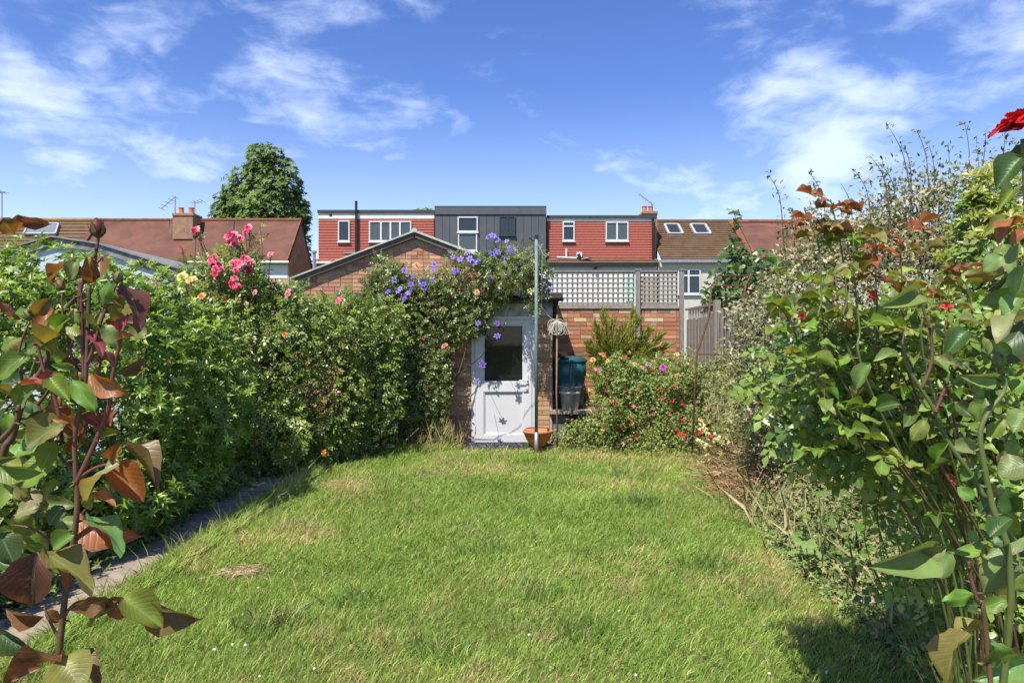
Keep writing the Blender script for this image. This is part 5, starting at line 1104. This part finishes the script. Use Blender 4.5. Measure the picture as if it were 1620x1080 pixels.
foliage(gc, whorl(4,.5,.5), q, whorl_rot(np.tile([[-.4,-.4,.7]],(n,1)), .4, .5), (.018,.042), [(4,(.16,.26,.055)),(3,(.22,.30,.09)),(2,(.30,.30,.13)),(1.5,(.42,.34,.18)),(1,(.08,.14,.035))], LEAF_MATT)
n2 = 700; q2 = q[RNG.choice(n, n2)].copy(); q2[:,2] = 0; foliage(gc, leaf_t(.014,0,.2), q2, frames(RNG.normal(size=(n2,3))*.5+np.array([0,0,1]), RNG.normal(size=(n2,3))), (.08,.26), [(3,(.20,.24,.08)),(3,(.34,.29,.15)),(1,(.42,.34,.2))], DRY, 'grass_stalks')
tw = thing('tall_weeds', 'tall seeding grasses and weeds behind the right rose bush', 'weeds', (2.4, 3.6, 0))
tp_, tn_ = blob_shell([((2.35,3.5,.35),(.45,.6,.45)),((2.1,2.9,.25),(.3,.5,.35)),((2.6,4.6,.4),(.5,.8,.55)),((2.8,5.6,.5),(.5,.6,.6))], 3600, .8, .3, 4, 77)
foliage(tw, whorl(4,.34,.6), tp_, whorl_rot(tn_, .8, .6), (.025,.05), [(4,(.18,.21,.08)),(3,(.26,.25,.12)),(2,(.12,.17,.05)),(2,(.36,.30,.17))], LEAF_MATT)
n3_ = 600; q3 = np.stack([RNG.uniform(1.95,3.0,n3_), RNG.uniform(2.6,6.5,n3_), np.zeros(n3_)], 1); foliage(tw, leaf_t(.010,0,.25), q3, frames(RNG.normal(size=(n3_,3))*.28+np.array([0,0,1]), RNG.normal(size=(n3_,3))), (.2,.55), [(3,(.26,.28,.11)),(3,(.42,.36,.2)),(1,(.15,.2,.07))], DRY, 'grass_stalks')
# lobed leaf plant
ge = thing('lobed_leaf_plant', 'fresh green plant with lobed palmate leaves at the lawn edge', 'plant', (2.15, 4.9, 0)); st = MB()
pal5 = [(.14,.25,.05),(.18,.28,.07),(.11,.21,.04)]
lob = MB()
for k in range(5):
    a = R(-80+40*k); c_, s_2 = math.sin(a), math.cos(a); ln = 1-.12*abs(k-2)
    pts = [(0,0,0),(.16,.35,.02),(.22,.62,0),(.10,.80,-.03),(0,1.,-.08),(-.10,.80,-.03),(-.22,.62,0),(-.16,.35,.02)]
    lob.poly([((x*s_2+y_*c_)*ln, (-x*c_+y_*s_2)*ln, z+.015*k) for x, y_, z in pts])
LOBES = [lob.mesh('leaf', mat('lobed_leaf', (.1,.2,.05), .5, .15, 5, objcol=True, transl=.3))]
for k in range(64):
    c = P(random.uniform(1265,1480), random.uniform(775,900), random.uniform(4.3,5.4)); c.z = max(.05, c.z)
    nrm = Vector((random.uniform(-.6,.2), random.uniform(-.8,0), 1)).normalized(); M = Matrix.Translation(c) @ nrm.to_track_quat('Z','Y').to_matrix().to_4x4() @ Matrix.Rotation(random.uniform(0,6.28),4,'Z') @ Matrix.Scale(random.uniform(.055,.10),4)
    link('leaf', LOBES[0], ge, M, random.choice(pal5)); st.tube([c, Vector((c.x+.05, c.y+.05, -.02))], .003, 4)
o = st.build('leaf_stalks', GREENSTEM, ge); o['kind'] = 'stuff'
# variegated shrub
vs = thing('variegated_shrub', 'tall cream-variegated shrub with wispy shoots against the sky', 'shrub', (3.3, 5.9, 0))
VB = [((2.35,6.3,1.7),(.36,.4,.42)),((3.3,5.5,1.5),(.8,.4,.8)),((3.1,5.9,2.4),(.55,.5,.42)),((3.95,5.8,2.65),(.6,.5,.5)),((2.62,5.9,2.1),(.42,.45,.48)),((3.4,5.9,1.95),(.85,.8,.95)),((2.75,5.95,1.75),(.7,.7,.85)),((4.15,5.8,2.0),(.8,.8,1.0)),((3.2,5.8,.9),(1.0,.7,.85)),((2.5,6.4,1.1),(.4,.6,.6)),((3.6,5.9,2.55),(.45,.5,.45)),((3.0,5.9,2.3),(.35,.4,.4))]
vp, vn = blob_shell(VB, 44000, .55, .34, 3.2, 41)
PV = [(4,(.26,.275,.13)),(3,(.46,.42,.27)),(3.5,(.165,.195,.075)),(1.6,(.54,.46,.32)),(2,(.08,.115,.04)),(.8,(.38,.25,.16))]
foliage(vs, leaf_t(.46), vp, rnd_rot(vn, .5, .7), (.034,.058), PV, LEAF_MATT)
shoots = [(1402,195,1445,300),(1450,205,1470,300),(1215,275,1240,350),(1280,272,1310,350),(1285,290,1300,360),(1395,260,1420,330),(1525,190,1530,300),(1560,205,1540,300),(1590,215,1570,290),(1500,225,1490,320),(1375,245,1410,320),(1470,230,1475,320),(1352,270,1380,340),(1430,230,1440,310),(1545,230,1540,320),(1330,290,1350,360),(1605,220,1600,300),(1250,330,1265,380)]
q = []
for a, b, c_, d_ in shoots:
    y_ = random.uniform(5.4,6.0); t0 = P(c_, d_+40, y_); t1_ = P(a, b, y_-.1); m_ = P((a+c_)/2+6, (b+d_)/2, y_); pts = smooth([t0, m_, t1_], 6); MB().tube(pts, [.006*(1-.8*i/(len(pts)-1)) for i in range(len(pts))], 4).build('shoot', BROWNSTEM, vs)
    for f in range(34): i = random.randrange(len(pts)-1); q.append(list(pts[i].lerp(pts[i+1], random.random()) + Vector(RNG.normal(size=3))*.03*(1.3-i/len(pts))))
q = np.array(q); foliage(vs, leaf_t(.42), q, rnd_rot(np.tile([[0,-.3,.6]],(len(q),1)), .4, .6), (.035,.055), [(3,(.10,.12,.045)),(2,(.16,.17,.07)),(1,(.28,.24,.14))], LEAF_MATT, 'shoot_leaves')
twigs(vs, [(3.2,5.9,-.03),(3.4,5.9,-.03),(3.0,6.0,-.03)], vp[RNG.choice(len(vp), 120)], BARK, .022, 'branches')
gs = thing('golden_shrub', 'golden-leaved shrub in front of the variegated shrub', 'shrub', (2.85, 4.1, 0))
gp_, gn_ = blob_shell([((2.85,4.05,1.95),(.26,.32,.55)),((2.75,4.0,2.35),(.13,.15,.3)),((3.05,4.1,2.4),(.2,.2,.3)),((3.0,4.2,1.35),(.5,.45,.6)),((2.65,4.0,1.55),(.2,.25,.3))], 1500, .5, .25, 4, 47)
cg = pick_cols(len(gp_), [(4,(.26,.30,.035)),(3,(.32,.34,.06)),(2,(.16,.24,.03))], .2); cd = pick_cols(len(gp_), PH, .2); w1 = (hnoise(gp_, 3, 3) > .42)[:,None]; cg = np.where(w1, cg, cd)
foliage(gs, W6, gp_, whorl_rot(gn_, .9, .4), (.05,.085), None, LEAF, cols=cg)
twigs(gs, [(2.9,4.15,-.03)], gp_[RNG.choice(len(gp_), 40)], BARK, .014, 'branches')
# small tree over the fence
hz_ = thing('hazel_tree', 'dark green young tree with one tall shoot behind the wooden fence', 'tree', (4.25, 12.9, 0))
MB().tube([(4.25,12.9,-.03),(4.2,12.9,1.5),(4.22,12.9,2.6),(4.18,12.8,3.3),(P(1163,332,12.8))], [.06,.045,.03,.014,.006], 7).build('trunk', BARK, hz_, smooth=True)
zp, zn = blob_shell([((4.15,12.8,2.55),(.55,.5,.65)),((4.5,12.9,2.9),(.45,.45,.45)),((3.95,12.7,2.2),(.4,.4,.45)),((4.2,12.8,3.25),(.2,.2,.25)),((4.9,12.9,2.5),(.5,.4,.6))], 1500, .6, .3, 3, 51)
sh = np.array([list(P(1163,332,12.8).lerp(Vector((4.18,12.8,3.3)), f)) for f in np.linspace(0,1,40)]) + RNG.normal(0,.05,(40,3)); zp = np.concatenate([zp, sh]); zn = np.concatenate([zn, np.tile([[0,-.5,.5]],(40,1))])
foliage(hz_, leaf_t(.7,.08,.12), zp, rnd_rot(zn, .5, .5, .4), (.10,.17), [(5,(.06,.12,.026)),(3,(.10,.18,.04)),(1,(.15,.21,.06))], LEAF, 'crown')
twigs(hz_, [(4.2,12.9,1.5),(4.22,12.9,2.4)], zp[RNG.choice(len(zp), 30)], BARK, .018, 'limbs')
# tall lime tree behind the left house
def big_tree(name, label, blobs, base, n, size, pal, rad):
    t = thing(name, label, 'tree', base); top = max(b[0][2]+b[1][2] for b in blobs); c0 = blobs[-1][0]
    MB().tube([(base[0],base[1],-.05),(base[0],base[1],top*.3),(c0[0],c0[1],top*.6),(c0[0],c0[1],top*.9)], [rad,rad*.8,rad*.5,rad*.12], 9).build('trunk', BARK, t, smooth=True)
    p, nr = blob_shell(blobs, n, .45, .22, .55, 61)
    c = pick_cols(n, pal, .25)[:len(p)]
    foliage(t, whorl(5,.6,.3), p, whorl_rot(nr, .7, .5), size, None, LEAF_MATT, 'crown', cols=c); twigs(t, [(base[0],base[1],top*.35),(c0[0],c0[1],top*.55)], p[RNG.choice(len(p), 60)], BARK, rad*.35, 'limbs')
PT = [(5,(.10,.165,.034)),(4,(.145,.22,.048)),(2,(.20,.27,.065)),(1,(.06,.11,.026))]
big_tree('lime_tree', 'tall dense green tree rising behind the left roof', [((-18.6,50,7.5),(3.7,3.4,5.2)),((-17.0,50,7),(2.6,3,4.5)),((-18.0,50,11.2),(2.9,2.6,4.2)),((-18.1,50,13.4),(1.7,1.7,2.6)),((-19.6,50,10),(2.1,2.2,2.6)),((-16.6,50,10.6),(1.6,1.8,2.6)),((-18.3,50,9.5),(2.8,2.6,3.5))], (-18.3,50,0), 7500, (.24,.40), PT, .4)
big_tree('distant_tree', 'far tree top peeping over the red dormer roof', [((-9.3,60,12.1),(.9,1,1.0)),((-8.2,60,12.3),(.7,1,1.0)),((-7.4,60,12.4),(.6,1,.9)),((-8.4,60,10.5),(2.2,2,2.2))], (-8.4,60,0), 1300, (.2,.36), PT, .3)

# neighbour's hedge beyond the right boundary
nh = thing('neighbour_hedge', 'dark green hedge in the next garden beyond the variegated shrub', 'hedge', (5.9, 6.5, 0))
np_, nn_ = blob_shell([((5.9+.15*math.sin(k*2.1), 1.5+1.3*k, 1.0), (.75, .95, 1.15+.1*math.sin(k*1.7))) for k in range(9)], 2500, .35, .15, 2.4, 91)
foliage(nh, W6, np_, whorl_rot(nn_), (.07,.11), PH, LEAF)
twigs(nh, [(5.9, 1.5+1.3*k, -.03) for k in range(9)], np_[RNG.choice(len(np_), 60)], BARK, .02, 'branches')
